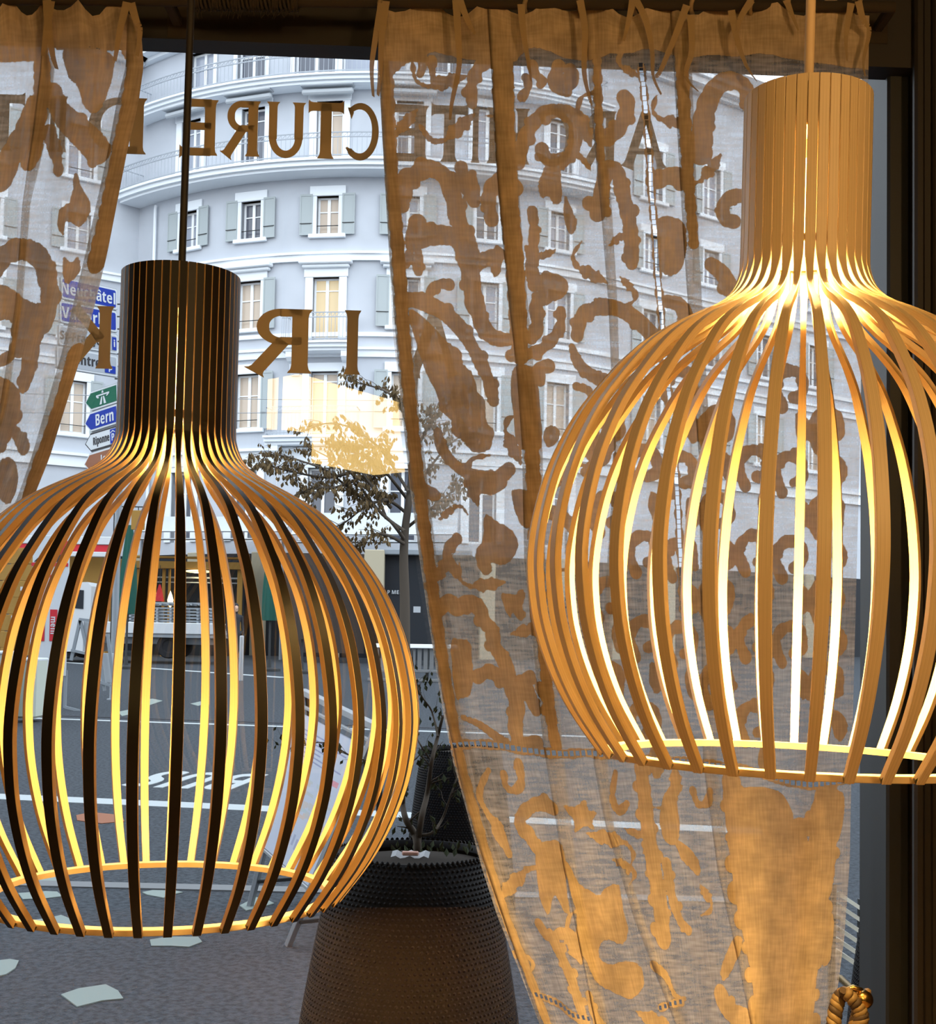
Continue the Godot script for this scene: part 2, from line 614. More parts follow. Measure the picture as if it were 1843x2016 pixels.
func glyph(ch: String) -> Array:
	var w := 0.19
	var f := 0.05
	match ch:
		"I": return [flared(Vector2(0.15, 0), Vector2(0.15, 1), w, f, f)]
		"'": return [flared(Vector2(0.1, 0.72), Vector2(0.1, 1.0), 0.1, -0.03, 0.02)]
		"T": return [flared(Vector2(0.31, 0), Vector2(0.31, 1), w, f, 0), flared(Vector2(0.0, 0.935), Vector2(0.62, 0.935), 0.15, 0.045, 0.045)]
		"E": return [flared(Vector2(0.12, 0), Vector2(0.12, 1), w, f, f), flared(Vector2(0.1, 0.94), Vector2(0.6, 0.94), 0.14, 0, 0.05), flared(Vector2(0.1, 0.52), Vector2(0.54, 0.52), 0.13, 0, 0.04), flared(Vector2(0.1, 0.06), Vector2(0.66, 0.06), 0.14, 0, 0.05)]
		"H": return [flared(Vector2(0.12, 0), Vector2(0.12, 1), w, f, f), flared(Vector2(0.68, 0), Vector2(0.68, 1), w, f, f), flared(Vector2(0.12, 0.5), Vector2(0.68, 0.5), 0.12)]
		"N": return [flared(Vector2(0.1, 0), Vector2(0.1, 1), 0.13, f, f), flared(Vector2(0.68, 0), Vector2(0.68, 1), 0.13, f, f), PackedVector2Array([Vector2(0.04, 1), Vector2(0.2, 1), Vector2(0.74, 0), Vector2(0.58, 0)])]
		"K": return [flared(Vector2(0.14, 0), Vector2(0.14, 1), 0.19, f, f), flared(Vector2(0.2, 0.46), Vector2(0.66, 0.98), 0.15, 0, 0.05), flared(Vector2(0.28, 0.55), Vector2(0.72, 0.02), 0.17, 0, 0.05)]
		"A": return [flared(Vector2(0.05, 0), Vector2(0.36, 0.98), 0.12, 0.05, 0), flared(Vector2(0.72, 0), Vector2(0.38, 0.98), 0.17, 0.05, 0), flared(Vector2(0.18, 0.3), Vector2(0.6, 0.3), 0.1)]
		"D": return [flared(Vector2(0.12, 0), Vector2(0.12, 1), w, f, f), PackedVector2Array([Vector2(0.1, 1), Vector2(0.4, 1), Vector2(0.4, 0.87), Vector2(0.1, 0.87)]), PackedVector2Array([Vector2(0.1, 0.13), Vector2(0.4, 0.13), Vector2(0.4, 0), Vector2(0.1, 0)]), arc_band(Vector2(0.38, 0.5), 0.45, 0.5, -90, 90, 0.14, 0.14, 0.18)]
		"U": return [flared(Vector2(0.1, 0.33), Vector2(0.1, 1), w * 0.95, 0, f), flared(Vector2(0.64, 0.33), Vector2(0.64, 1), w * 0.9, 0, f), arc_band(Vector2(0.37, 0.36), 0.35, 0.37, 180, 360, 0.155, 0.15, 0.15)]
		"C": return [arc_band(Vector2(0.47, 0.5), 0.47, 0.52, 48, 312, 0.11, 0.13, 0.175), PackedVector2Array([Vector2(0.70, 0.72), Vector2(0.80, 0.93), Vector2(0.72, 0.93), Vector2(0.64, 0.84)]), PackedVector2Array([Vector2(0.62, 0.15), Vector2(0.72, 0.06), Vector2(0.84, 0.20), Vector2(0.80, 0.22)])]
		"R": return [flared(Vector2(0.12, 0), Vector2(0.12, 1), w, f, f), PackedVector2Array([Vector2(0.1, 1), Vector2(0.36, 1), Vector2(0.36, 0.88), Vector2(0.1, 0.88)]), PackedVector2Array([Vector2(0.1, 0.56), Vector2(0.36, 0.56), Vector2(0.36, 0.44), Vector2(0.1, 0.44)]), arc_band(Vector2(0.35, 0.72), 0.29, 0.28, -90, 90, 0.125, 0.125, 0.15), flared(Vector2(0.32, 0.5), Vector2(0.66, 0.0), 0.17, 0, 0.06)]
	return []

# left and right pixel of each letter (mirrored: it is read from the street)
func lettering(parent: Node3D, row: Array, py_top: Array, py_bot: Array, zg: float) -> void:
	for r in row:
		var gl := glyph(r[0])
		var hi := 0.0
		for p in gl:
			for q in p:
				hi = maxf(hi, q.x)
		var mid: float = (r[1] + r[2]) * 0.5
		var tl := on_plane(r[1], lerp_table(py_top, r[1]), zg)
		var tr := on_plane(r[2], lerp_table(py_top, r[2]), zg)
		var bl := on_plane(mid, lerp_table(py_bot, mid), zg)
		var tm := on_plane(mid, lerp_table(py_top, mid), zg)
		var hgt := tm.y - bl.y
		var wide := Vector2(tl.x, tl.z).distance_to(Vector2(tr.x, tr.z))
		var xdir := Vector3(tr.x - tl.x, 0, tr.z - tl.z).normalized()
		# seen from inside, the letter's x runs to the left
		var tf := Transform3D(Basis(xdir, Vector3.UP, xdir.cross(Vector3.UP)), Vector3((tl.x + tr.x) * 0.5, bl.y, (tl.z + tr.z) * 0.5))
		var mb := MB.new()
		for p in gl:
			var pl := PackedVector2Array()
			for q in p:
				pl.append(Vector2((0.5 - q.x / hi) * wide, q.y * hgt))
			mb.prism(tf, pl, 0.0008)
		obj("letter", mb, M.letter, parent)

# ------------------------------------------------------------------ curtain cloth: sheer ground with a solid woven pattern
class Cloth:
	var w := 0
	var h := 0
	var left: Array
	var right: Array
	var y1 := 0.0
	var solid := PackedByteArray()   # 0 sheer, 255 woven solid
	var hole := PackedByteArray()    # 255 cut-out of a ladder seam

	func _init(ww: int, hh: int, l: Array, r: Array, bottom: float) -> void:
		w = ww
		h = hh
		left = l
		right = r
		y1 = bottom
		solid.resize(w * h)
		hole.resize(w * h)

	func edge(tb: Array, y: float) -> float:
		if y <= tb[0][0]:
			return tb[0][1]
		for i in tb.size() - 1:
			if y <= tb[i + 1][0]:
				return lerpf(tb[i][1], tb[i + 1][1], (y - tb[i][0]) / float(tb[i + 1][0] - tb[i][0]))
		return tb[-1][1]

	# a place on the hanging cloth, as the pattern was laid out, to texels
	func tx(x: float, y: float) -> Vector2:
		var a := edge(left, y)
		var b := edge(right, y)
		return Vector2((x - a) / (b - a) * w, y / y1 * h)

	func disc(c: Vector2, r: float, val := 255, buf := 0) -> void:
		for yy in range(maxi(0, int(c.y - r)), mini(h, int(c.y + r) + 1)):
			var d := r * r - (yy - c.y) * (yy - c.y)
			if d < 0:
				continue
			var q := sqrt(d)
			for xx in range(maxi(0, int(c.x - q)), mini(w, int(c.x + q) + 1)):
				if buf == 0:
					solid[yy * w + xx] = val
				else:
					hole[yy * w + xx] = val

	func stroke(p: Array, r0: float, r1: float, val := 255, lobes := true) -> void:
		var beat := 0.0
		var side := 1.0
		var q := []
		for i in range(0, p.size(), 2):
			q.append(Vector2(p[i], p[i + 1]))
		var total := 0.0
		for i in q.size() - 1:
			total += q[i].distance_to(q[i + 1])
		var gone := 0.0
		for i in q.size() - 1:
			var pre: Vector2 = q[maxi(i - 1, 0)]
			var post: Vector2 = q[mini(i + 2, q.size() - 1)]
			var L: float = q[i].distance_to(q[i + 1])
			var steps := maxi(2, int(L / 3.0))
			for k in steps:
				var f := float(k) / steps
				var pt: Vector2 = q[i].cubic_interpolate(q[i + 1], pre, post, f)
				var r := lerpf(r0, r1, (gone + L * f) / maxf(total, 1.0))
				r += sin(pt.x * 0.43 + pt.y * 0.31) * 0.9 + sin(pt.x * 0.13 - pt.y * 0.17) * 1.3
				disc(tx(pt.x, pt.y), maxf(r, 1.0), val)
				beat += 3.0
				if lobes and r > 10.5 and beat > 24.0:
					beat = 0.0
					side = -side
					var dd: Vector2 = (q[i + 1] - q[i]).normalized()
					var off := pt + Vector2(-dd.y, dd.x) * side * r * 0.72
					disc(tx(off.x, off.y), r * (0.55 + 0.2 * sin(pt.x * 0.11 + pt.y * 0.07)), val)
			gone += L

	func poly(p: Array, val := 255) -> void:
		var raw := []
		for i in range(0, p.size(), 2):
			raw.append(Vector2(p[i], p[i + 1]))
		var q := PackedVector2Array()
		for i in raw.size():
			var a: Vector2 = raw[(i - 1 + raw.size()) % raw.size()]
			var b: Vector2 = raw[i]
			var c: Vector2 = raw[(i + 1) % raw.size()]
			var d: Vector2 = raw[(i + 2) % raw.size()]
			for k in 5:
				var s := b.cubic_interpolate(c, a, d, k / 5.0)
				s += Vector2(sin(s.y * 0.7), cos(s.x * 0.6)) * 1.1
				q.append(tx(s.x, s.y))
		var lo := INF
		var hi := -INF
		for s in q:
			lo = minf(lo, s.y)
			hi = maxf(hi, s.y)
		for yy in range(maxi(0, int(lo)), mini(h, int(hi) + 1)):
			var xs := []
			for i in q.size():
				var a := q[i]
				var b := q[(i + 1) % q.size()]
				if (a.y <= yy) != (b.y <= yy):
					xs.append(a.x + (yy - a.y) / (b.y - a.y) * (b.x - a.x))
			xs.sort()
			for i in range(0, xs.size() - 1, 2):
				for xx in range(maxi(0, int(xs[i])), mini(w, int(xs[i + 1]) + 1)):
					solid[yy * w + xx] = val

	func ladder(p: Array, half: float, pitch: float) -> void:
		stroke(p, half, half, 255, false)
		var q := []
		for i in range(0, p.size(), 2):
			q.append(Vector2(p[i], p[i + 1]))
		var left_over := 0.0
		for i in q.size() - 1:
			var L: float = q[i].distance_to(q[i + 1])
			var d: Vector2 = (q[i + 1] - q[i]) / L
			var s := left_over
			while s < L:
				var c: Vector2 = tx((q[i] + d * s).x, (q[i] + d * s).y)
				var a := half * 0.5
				for yy in range(maxi(0, int(c.y - a)), mini(h, int(c.y + a) + 1)):
					for xx in range(maxi(0, int(c.x - a)), mini(w, int(c.x + a) + 1)):
						hole[yy * w + xx] = 255
				s += pitch
			left_over = s - L

	# the two weaves: the sheer ground and the solid figure woven on it
	func images(sheer: float) -> Array:
		var fn := FastNoiseLite.new()
		fn.frequency = 0.11
		fn.seed = 5
		fn.fractal_octaves = 2
		var across := fn.get_image(w / 8, h)          # threads running across
		across.resize(w, h, Image.INTERPOLATE_BILINEAR)
		across.convert(Image.FORMAT_L8)
		fn.seed = 8
		fn.frequency = 0.2
		var down := fn.get_image(w, h / 12)
		down.resize(w, h, Image.INTERPOLATE_BILINEAR)
		down.convert(Image.FORMAT_L8)
		fn.seed = 11
		fn.frequency = 0.012
		fn.fractal_octaves = 3
		var cloud := fn.get_image(w, h)
		cloud.convert(Image.FORMAT_L8)
		var A := across.get_data()
		var D := down.get_data()
		var C := cloud.get_data()
		var g := PackedByteArray()
		g.resize(w * h * 4)
		var f := PackedByteArray()
		f.resize(w * h * 4)
		for k in w * h:
			var a := A[k] / 255.0 - 0.5
			var d := D[k] / 255.0 - 0.5
			var c := C[k] / 255.0 - 0.5
			var o := k * 4
			var s := 1.0 + a * 0.2 + d * 0.1
			g[o] = clampi(int(194 * s), 0, 255)
			g[o + 1] = clampi(int(183 * s), 0, 255)
			g[o + 2] = clampi(int(169 * s), 0, 255)
			g[o + 3] = 6 if hole[k] else clampi(int(255 * (sheer + a * 0.30 + d * 0.16 + c * 0.22)), 20, 235)
			s = 1.0 + a * 0.10 + d * 0.12 + c * 0.22
			f[o] = clampi(int(186 * s), 0, 255)
			f[o + 1] = clampi(int(166 * s), 0, 255)
			f[o + 2] = clampi(int(139 * s), 0, 255)
			f[o + 3] = clampi(int(255 * (0.94 + d * 0.08)), 0, 255) if solid[k] and not hole[k] else 0
		return [Image.create_from_data(w, h, false, Image.FORMAT_RGBA8, g), Image.create_from_data(w, h, false, Image.FORMAT_RGBA8, f)]

func cloth_material(im: Image, through := 0.9) -> StandardMaterial3D:
	var m := StandardMaterial3D.new()
	m.transparency = BaseMaterial3D.TRANSPARENCY_ALPHA
	m.albedo_texture = ImageTexture.create_from_image(im)
	m.texture_repeat = false
	m.roughness = 0.9
	m.metallic_specular = 0.15
	m.backlight_enabled = true
	m.backlight = lin(through, through, through)
	m.cull_mode = BaseMaterial3D.CULL_DISABLED
	return m

# pleats: tables of [y, left pixel, right pixel]; the cloth doubles back on itself between the two
func curtain_mesh(c: Cloth, pleats: Array, z0: float, y_from: float, y_to: float, rows: int, ripple: float) -> MB:
	var mb := MB.new()
	var grid := []
	for j in rows + 1:
		var y := lerpf(y_from, y_to, float(j) / rows)
		var a := c.edge(c.left, y)
		var b := c.edge(c.right, y)
		var marks := []
		for p in pleats:
			var l := lerp_col(p, y, 1)
			var r := lerp_col(p, y, 2)
			marks.append([l, r])
		var line := []    # [pixel x, depth offset]
		var x := a
		for m in marks:
			for k in 10:
				line.append([lerpf(x, maxf(m[0], x), k / 10.0), 0.0])
			for k in 5:
				line.append([lerpf(m[0], m[1], k / 5.0), 0.010 * sin(PI * 0.5 * k / 5.0)])
			for k in 5:
				line.append([lerpf(m[1], m[0], k / 5.0), 0.010 - 0.012 * k / 5.0])
			for k in 5:
				line.append([lerpf(m[0], m[1], k / 5.0), -0.006 + 0.006 * absf(k - 2.0) / 2.5])
			x = m[1]
		for k in 15:
			line.append([lerpf(x, b, k / 14.0), 0.0])
		var pts := []
		for s in line:
			var g: float = (s[0] - a) / (b - a)
			var gather := smoothstep(180.0, 0.0, y)
			var dz := ripple * (sin(g * 41.0 + y * 0.0009) * 0.6 + sin(g * 23.0 + 1.3 + y * 0.0016) * 0.6 + sin(g * 71.0) * 0.3 * (0.4 + gather))
			var yy := y
			if y < 90.0:
				yy += pow(1.0 - y / 90.0, 1.5) * (absf(sin(g * 27.0 + 0.2)) * 34.0 + sin(g * 37.0 + 2.0) * 7.0 - 6.0)
			var P := on_plane(s[0], yy, z0 + s[1] - dz)
			pts.append([P, Vector2(g, y / c.y1)])
		grid.append(pts)
	var cols: int = grid[0].size()
	var k0 := mb.v.size()
	for j in rows + 1:
		for i in cols:
			var P: Vector3 = grid[j][i][0]
			var du: Vector3 = (grid[j][mini(i + 1, cols - 1)][0] as Vector3) - (grid[j][maxi(i - 1, 0)][0] as Vector3)
			var dv: Vector3 = (grid[maxi(j - 1, 0)][i][0] as Vector3) - (grid[mini(j + 1, rows)][i][0] as Vector3)
			var nn := du.cross(dv)
			mb.v.append(P)
			mb.n.append(nn.normalized() if nn.length() > 1e-9 else Vector3.BACK)
			mb.uv.append(grid[j][i][1])
	for j in rows:
		for i in cols - 1:
			var p := k0 + j * cols + i
			mb.ix.append_array([p, p + 1, p + cols + 1, p, p + cols + 1, p + cols])
	return mb

func lerp_col(tb: Array, y: float, col: int) -> float:
	if y <= tb[0][0]:
		return tb[0][col]
	for i in tb.size() - 1:
		if y <= tb[i + 1][0]:
			return lerpf(tb[i][col], tb[i + 1][col], (y - tb[i][0]) / float(tb[i + 1][0] - tb[i][0]))
	return tb[-1][col]

# a flat ribbon through points (pixels on the curtain plane), with its width in metres
func ribbon(mb: MB, p: Array, w0: float, w1: float, z0: float, twist := 0.0) -> void:
	var q := []
	for i in range(0, p.size(), 2):
		q.append(on_plane(p[i], p[i + 1], z0 - 0.004 * sin(i * 1.3)))
	q = smooth_path(q, 4)
	for i in q.size() - 1:
		var f := float(i) / (q.size() - 1)
		var g := float(i + 1) / (q.size() - 1)
		var t: Vector3 = ((q[i + 1] as Vector3) - (q[i] as Vector3)).normalized()
		var s := t.cross(Vector3(sin(twist * f), 0, cos(twist * f))).normalized()
		var s2 := t.cross(Vector3(sin(twist * g), 0, cos(twist * g))).normalized()
		var a := lerpf(w0, w1, f) * 0.5
		var b := lerpf(w0, w1, g) * 0.5
		mb.quad(q[i] - s * a, q[i] + s * a, q[i + 1] + s2 * b, q[i + 1] - s2 * b)

const R_LEFT := [[0, 742], [100, 746], [200, 749], [350, 757], [500, 766], [650, 773], [800, 790], [950, 806], [1100, 826], [1250, 848], [1400, 872], [1500, 892], [1600, 920], [1700, 946], [1800, 978], [1900, 1018], [2016, 1062], [2200, 1130]]
const R_RIGHT := [[0, 1712], [400, 1706], [1000, 1690], [1500, 1677], [1700, 1673], [1850, 1662], [2016, 1640], [2200, 1610]]
const L_LEFT := [[0, -330], [1000, -300], [1400, -290]]
const L_RIGHT := [[0, 272], [60, 278], [130, 283], [200, 273], [300, 250], [400, 228], [500, 211], [600, 187], [700, 160], [800, 129], [900, 98], [980, 66], [1100, 10], [1400, -90]]

func build_curtains() -> void:
	var c := Cloth.new(960, 2048, R_LEFT, R_RIGHT, 2200.0)
	# doubled hem and the broad pleat, woven solid
	c.stroke([759, 90, 768, 300, 784, 500, 794, 650, 808, 800, 824, 950, 844, 1100, 864, 1250, 888, 1400, 906, 1500, 934, 1600, 962, 1700, 994, 1800, 1034, 1900, 1078, 2016, 1144, 2200], 13, 12, 255, false)
	c.stroke([988, 60, 994, 260, 1002, 400, 1012, 500, 1024, 700], 20, 17, 255, false)
	c.stroke([1040, 760, 1052, 980, 1060, 1240], 14, 16, 255, false)
	c.stroke([1068, 1260, 1086, 1420, 1096, 1470], 12, 12, 255, false)
	c.stroke([1176, 120, 1182, 300, 1196, 420], 8, 7, 255, false)
	c.stroke([1342, 110, 1352, 300, 1366, 480], 13, 9, 255, false)
	# heading band
	c.poly([720, -20, 1730, -20, 1730, 120, 1690, 135, 1640, 128, 1590, 120, 1540, 112, 1500, 105, 1450, 112, 1400, 108, 1350, 112, 1300, 100, 1270, 96, 1240, 104, 1200, 106, 1160, 118, 1110, 112, 1070, 96, 1040, 96, 1010, 122, 980, 112, 950, 118, 915, 116, 880, 108, 850, 102, 830, 118, 800, 125, 780, 142, 762, 150, 735, 146])
	c.stroke([828, 110, 832, 130, 826, 148], 11, 6)
	c.stroke([850, 118, 852, 148, 858, 172], 9, 4)
	c.stroke([930, 205, 928, 170, 945, 130, 975, 124, 990, 150, 985, 185], 11, 12)
	c.stroke([1048, 128, 1056, 148, 1070, 158, 1062, 168], 9, 8)
	c.stroke([1100, 130, 1092, 160, 1108, 172, 1126, 160, 1122, 135], 13, 13)
	c.stroke([1028, 190, 1040, 170, 1034, 150], 10, 6)
	# the great ring and the flower beneath it
	c.stroke([1020, 320, 1030, 280, 1056, 235, 1090, 218, 1124, 226, 1134, 258, 1126, 300, 1102, 316, 1076, 312, 1066, 292], 14, 13)
	c.poly([1066, 345, 1076, 325, 1098, 322, 1104, 350, 1106, 392, 1092, 402, 1080, 386, 1066, 388, 1060, 366])
	c.poly([1112, 385, 1130, 420, 1136, 440, 1124, 462, 1112, 430])
	# paired arches
	c.stroke([790, 402, 800, 362, 826, 338, 850, 332, 876, 348, 892, 385, 900, 425, 918, 470, 938, 520], 17, 16)
	c.stroke([804, 352, 792, 380], 20, 12)
	c.stroke([822, 440, 812, 478, 818, 500, 824, 536], 18, 10)
	c.stroke([828, 470, 860, 462, 900, 470, 922, 520, 930, 570, 936, 606], 18, 18)
	c.stroke([806, 500, 798, 520], 9, 9)
	c.stroke([938, 600, 950, 640, 972, 664, 1000, 668], 17, 12)
	c.stroke([930, 520, 955, 512, 985, 500], 14, 14)
	c.stroke([908, 330, 918, 370, 936, 398, 930, 340], 14, 8)
	# hook on the broad pleat
	c.stroke([968, 432, 962, 395, 968, 368, 995, 356, 1018, 372], 13, 15)
	c.poly([972, 488, 986, 486, 988, 520, 978, 545, 966, 530])
	# fern and its border
	c.stroke([800, 590, 826, 592, 870, 612, 908, 648, 936, 694, 960, 744, 972, 790], 15, 12)
	c.poly([806, 610, 850, 640, 880, 672, 906, 690, 912, 716, 930, 735, 940, 770, 955, 790, 958, 830, 972, 848, 966, 880, 950, 890, 930, 888, 912, 868, 890, 852, 888, 828, 866, 805, 862, 780, 842, 740, 824, 690])
	c.stroke([862, 850, 872, 885, 900, 918, 940, 938, 978, 940, 1004, 922], 10, 14)
	c.stroke([930, 945, 960, 958, 990, 948], 18, 12)
	c.stroke([800, 930, 826, 960, 860, 975], 16, 10)
	# butterfly scroll
	c.stroke([1136, 660, 1146, 622, 1176, 606, 1212, 606, 1250, 626, 1288, 664, 1310, 700], 13, 17)
	c.stroke([1126, 682, 1140, 716, 1172, 742, 1214, 752, 1262, 760], 8, 15)
	for k in 9:
		c.stroke([1138 + k * 14.0, 640 - 30 * sin(k * 0.4), 1132 + k * 13.5, 618 - 32 * sin(k * 0.4)], 5, 2)
	c.stroke([1135, 760, 1160, 770, 1158, 800], 8, 4)
	c.stroke([1080, 720, 1062, 728, 1064, 752], 14, 12)
	c.stroke([1052, 560, 1090, 552, 1106, 566, 1078, 582, 1056, 596, 1058, 640, 1046, 668], 15, 12)
	c.stroke([1048, 415, 1052, 460, 1046, 520, 1054, 560], 9, 13)
	c.poly([1075, 842, 1090, 838, 1102, 850, 1096, 870, 1080, 880, 1070, 862])
	# pleat patches
	c.poly([1008, 730, 1052, 728, 1062, 800, 1066, 880, 1034, 886, 1016, 860])
	c.poly([1008, 965, 1050, 972, 1062, 1010, 1050, 1036, 1030, 1036, 1016, 1010])
	# heart, humps and columns
	c.poly([956, 1014, 978, 1026, 1008, 1044, 1020, 1072, 1008, 1100, 990, 1112, 968, 1108, 968, 1124, 955, 1132, 940, 1112, 938, 1082, 950, 1064])
	c.stroke([866, 1196, 884, 1186, 900, 1196, 922, 1186, 944, 1198, 954, 1224, 968, 1240, 974, 1272, 990, 1296, 1004, 1328], 15, 15)
	c.poly([888, 1266, 904, 1258, 924, 1264, 930, 1300, 928, 1362, 908, 1374, 896, 1366])
	c.poly([986, 1170, 1014, 1170, 1026, 1158, 1034, 1172, 1028, 1196, 1036, 1210, 1024, 1222, 1010, 1206, 1002, 1214])
	c.stroke([940, 1332, 966, 1322, 996, 1340, 1030, 1340, 1046, 1330], 13, 12)
	c.stroke([1008, 1350, 1018, 1390, 1014, 1430, 1026, 1462, 1060, 1462], 19, 13)
	c.stroke([1040, 1360, 1056, 1400], 16, 10)
	c.stroke([912, 1412, 944, 1426, 972, 1446, 1000, 1466], 6, 10)
	c.stroke([1064, 1354, 1078, 1380, 1072, 1400], 12, 9)
	# lower field
	c.stroke([962, 1516, 950, 1540, 944, 1568, 958, 1598, 974, 1622, 992, 1650, 1002, 1682], 7, 7)
	c.poly([968, 1606, 986, 1618, 996, 1644, 1004, 1684, 986, 1666, 970, 1640])
	c.stroke([992, 1524, 996, 1548, 1012, 1556, 1026, 1540, 1020, 1500], 7, 10)
	c.stroke([1030, 1636, 1024, 1612, 1044, 1588, 1068, 1582, 1090, 1592], 13, 13)
	c.stroke([1040, 1640, 1056, 1668, 1070, 1676, 1096, 1668], 15, 14)
	c.poly([1058, 1666, 1106, 1664, 1114, 1742, 1122, 1792, 1112, 1796, 1092, 1762, 1078, 1800, 1060, 1752])
	c.stroke([1062, 1820, 1080, 1842, 1112, 1836, 1124, 1836], 13, 9)
	c.stroke([1090, 1850, 1108, 1888, 1126, 1930, 1150, 2010, 1158, 2060], 13, 15)
	c.poly([1110, 1586, 1132, 1588, 1152, 1574, 1158, 1594, 1174, 1598, 1166, 1618, 1170, 1634, 1152, 1626, 1132, 1638, 1130, 1616])
	c.poly([1104, 1686, 1118, 1700, 1140, 1738, 1160, 1752, 1180, 1762, 1192, 1748, 1218, 1742, 1226, 1790, 1236, 1832, 1226, 1858, 1198, 1850, 1182, 1858, 1180, 1884, 1200, 1898, 1232, 1892, 1258, 1900, 1268, 1934, 1244, 1966, 1206, 1952, 1176, 1934, 1156, 1894, 1134, 1860, 1136, 1800, 1124, 1756])
	c.stroke([1160, 1960, 1172, 2000, 1200, 2040, 1214, 2090], 10, 16)
	c.stroke([1262, 1500, 1268, 1560, 1284, 1690, 1300, 1780, 1306, 1850], 15, 20)
	c.stroke([1212, 1520, 1206, 1568, 1218, 1596, 1236, 1580], 6, 8)
	c.poly([1302, 1582, 1316, 1552, 1328, 1560, 1334, 1600, 1338, 1640, 1326, 1664, 1308, 1652, 1300, 1622])
	c.poly([1330, 1654, 1356, 1668, 1376, 1696, 1376, 1724, 1356, 1706, 1340, 1688])
	c.stroke([1312, 1700, 1322, 1760, 1338, 1810, 1356, 1832], 12, 10)
	c.stroke([1364, 1556, 1374, 1582, 1392, 1580, 1398, 1556], 7, 9)
	c.poly([1446, 1846, 1462, 1850, 1452, 1886, 1436, 1918, 1424, 1930, 1420, 1904])
	c.stroke([1418, 1956, 1436, 1990, 1470, 2010, 1500, 2060], 18, 22)
	c.stroke([1286, 1900, 1310, 1920, 1330, 1960, 1350, 1966], 9, 5)
	c.stroke([1440, 1540, 1452, 1640, 1470, 1760, 1500, 1900, 1520, 2050], 22, 40)
	c.stroke([1620, 1560, 1600, 1620, 1560, 1640, 1590, 1700, 1600, 1760], 16, 24)
	c.stroke([1640, 1540, 1632, 1700, 1600, 1850, 1580, 2040], 10, 30)
	# upper right: S scroll and hooks
	c.stroke([1380, 300, 1384, 250, 1392, 206, 1410, 172, 1436, 158, 1466, 170, 1476, 210], 22, 14)
	c.stroke([1462, 385, 1440, 388, 1424, 406, 1428, 432, 1448, 436], 14, 12)
	c.stroke([1286, 356, 1320, 346, 1350, 352], 16, 17)
	c.poly([1292, 436, 1330, 428, 1350, 452, 1346, 520, 1320, 542, 1296, 520])
	c.stroke([1310, 592, 1340, 602, 1356, 640], 10, 16)
	c.stroke([1400, 520, 1424, 540, 1436, 566], 14, 18)
	c.stroke([1196, 270, 1220, 250, 1236, 210, 1228, 190], 16, 14)
	c.stroke([1176, 420, 1190, 350, 1198, 330, 1216, 340, 1226, 380, 1240, 440, 1244, 520], 15, 14)
	c.stroke([1160, 400, 1190, 410], 12, 8)
	# behind the birch lamp
	for k in 7:
		var bx := 1180.0 + k * 72.0
		var by := 820.0 + 90.0 * sin(k * 2.1)
		for j in 4:
			var yy := by + j * 168.0
			c.stroke([bx, yy + 60, bx - 14, yy + 20, bx + 6, yy - 10, bx + 36, yy - 4, bx + 40, yy + 30, bx + 20, yy + 42], 12, 10)
			c.poly([bx + 30, yy + 70, bx + 52, yy + 86, bx + 56, yy + 112, bx + 40, yy + 132, bx + 26, yy + 104])
	# the loose fold beside the jamb is almost all figure
	c.poly([1430, 1570, 1520, 1552, 1560, 1600, 1556, 1680, 1590, 1660, 1612, 1580, 1660, 1560, 1656, 1640, 1620, 1700, 1600, 1780, 1640, 1800, 1630, 1900, 1590, 1880, 1580, 2000, 1610, 2100, 1600, 2200, 1500, 2200, 1500, 1960, 1480, 1800, 1456, 1700])
	# smaller figures that fill the ground
	for q in [[1000, 180], [1150, 250], [1216, 470], [1236, 560], [880, 160], [800, 240], [905, 250], [1010, 880], [1100, 940], [1160, 880], [880, 1010], [930, 960], [870, 1120], [960, 1150], [1040, 1240], [1090, 1180], [1225, 1700], [1290, 2010], [1250, 1640], [1390, 1760], [1010, 1740], [1020, 1880], [1130, 1860], [1195, 1650], [1330, 1540], [1095, 330], [1075, 500], [1165, 540], [1400, 330], [1240, 140], [1330, 240]]:
		var sw := sin(q[0] * 0.37 + q[1] * 0.11)
		var g: float = sw * 4.0 + q[0] * 0.01
		var L: float = 30.0 + 10.0 * sin(q[1] * 0.21)
		var pp := []
		for e in [[-1.0, 0.0], [-0.6, 0.26], [-0.3, 0.44], [0.0, 0.30], [0.3, 0.42], [0.65, 0.2], [1.1, 0.0], [0.6, -0.24], [0.25, -0.40], [0.0, -0.28], [-0.35, -0.42], [-0.7, -0.22]]:
			pp.append(q[0] + L * (e[0] * cos(g) - e[1] * sin(g)))
			pp.append(q[1] + L * (e[0] * sin(g) + e[1] * cos(g)))
		c.poly(pp)
		c.stroke([q[0] - L * cos(g), q[1] - L * sin(g), q[0] - L * 1.6 * cos(g + 0.3), q[1] - L * 1.6 * sin(g + 0.3), q[0] - L * 2.1 * cos(g + 0.8), q[1] - L * 2.1 * sin(g + 0.8)], 5, 3)
	c.stroke([1006, 700, 1060, 690, 1100, 650, 1104, 610], 12, 9)
	c.stroke([884, 560, 860, 560, 838, 590], 10, 8)
	c.stroke([1180, 800, 1200, 850, 1190, 900, 1150, 930], 14, 11)
	c.stroke([1090, 1010, 1130, 1040, 1120, 1090], 13, 9)
	c.stroke([900, 1060, 880, 1090, 900, 1130], 12, 9)
	c.ladder([1262, 128, 1268, 180, 1275, 260, 1280, 330, 1284, 395, 1290, 460, 1294, 530, 1300, 600, 1306, 665, 1316, 760, 1326, 860, 1334, 980, 1340, 1100, 1344, 1200], 7.0, 9.4)
	c.ladder([872, 1470, 905, 1466, 940, 1464, 985, 1468, 1030, 1476, 1070, 1481, 1110, 1484, 1160, 1482, 1250, 1492, 1350, 1500, 1450, 1512, 1530, 1532, 1560, 1541, 1600, 1545, 1650, 1538, 1690, 1530], 8.5, 11.6)
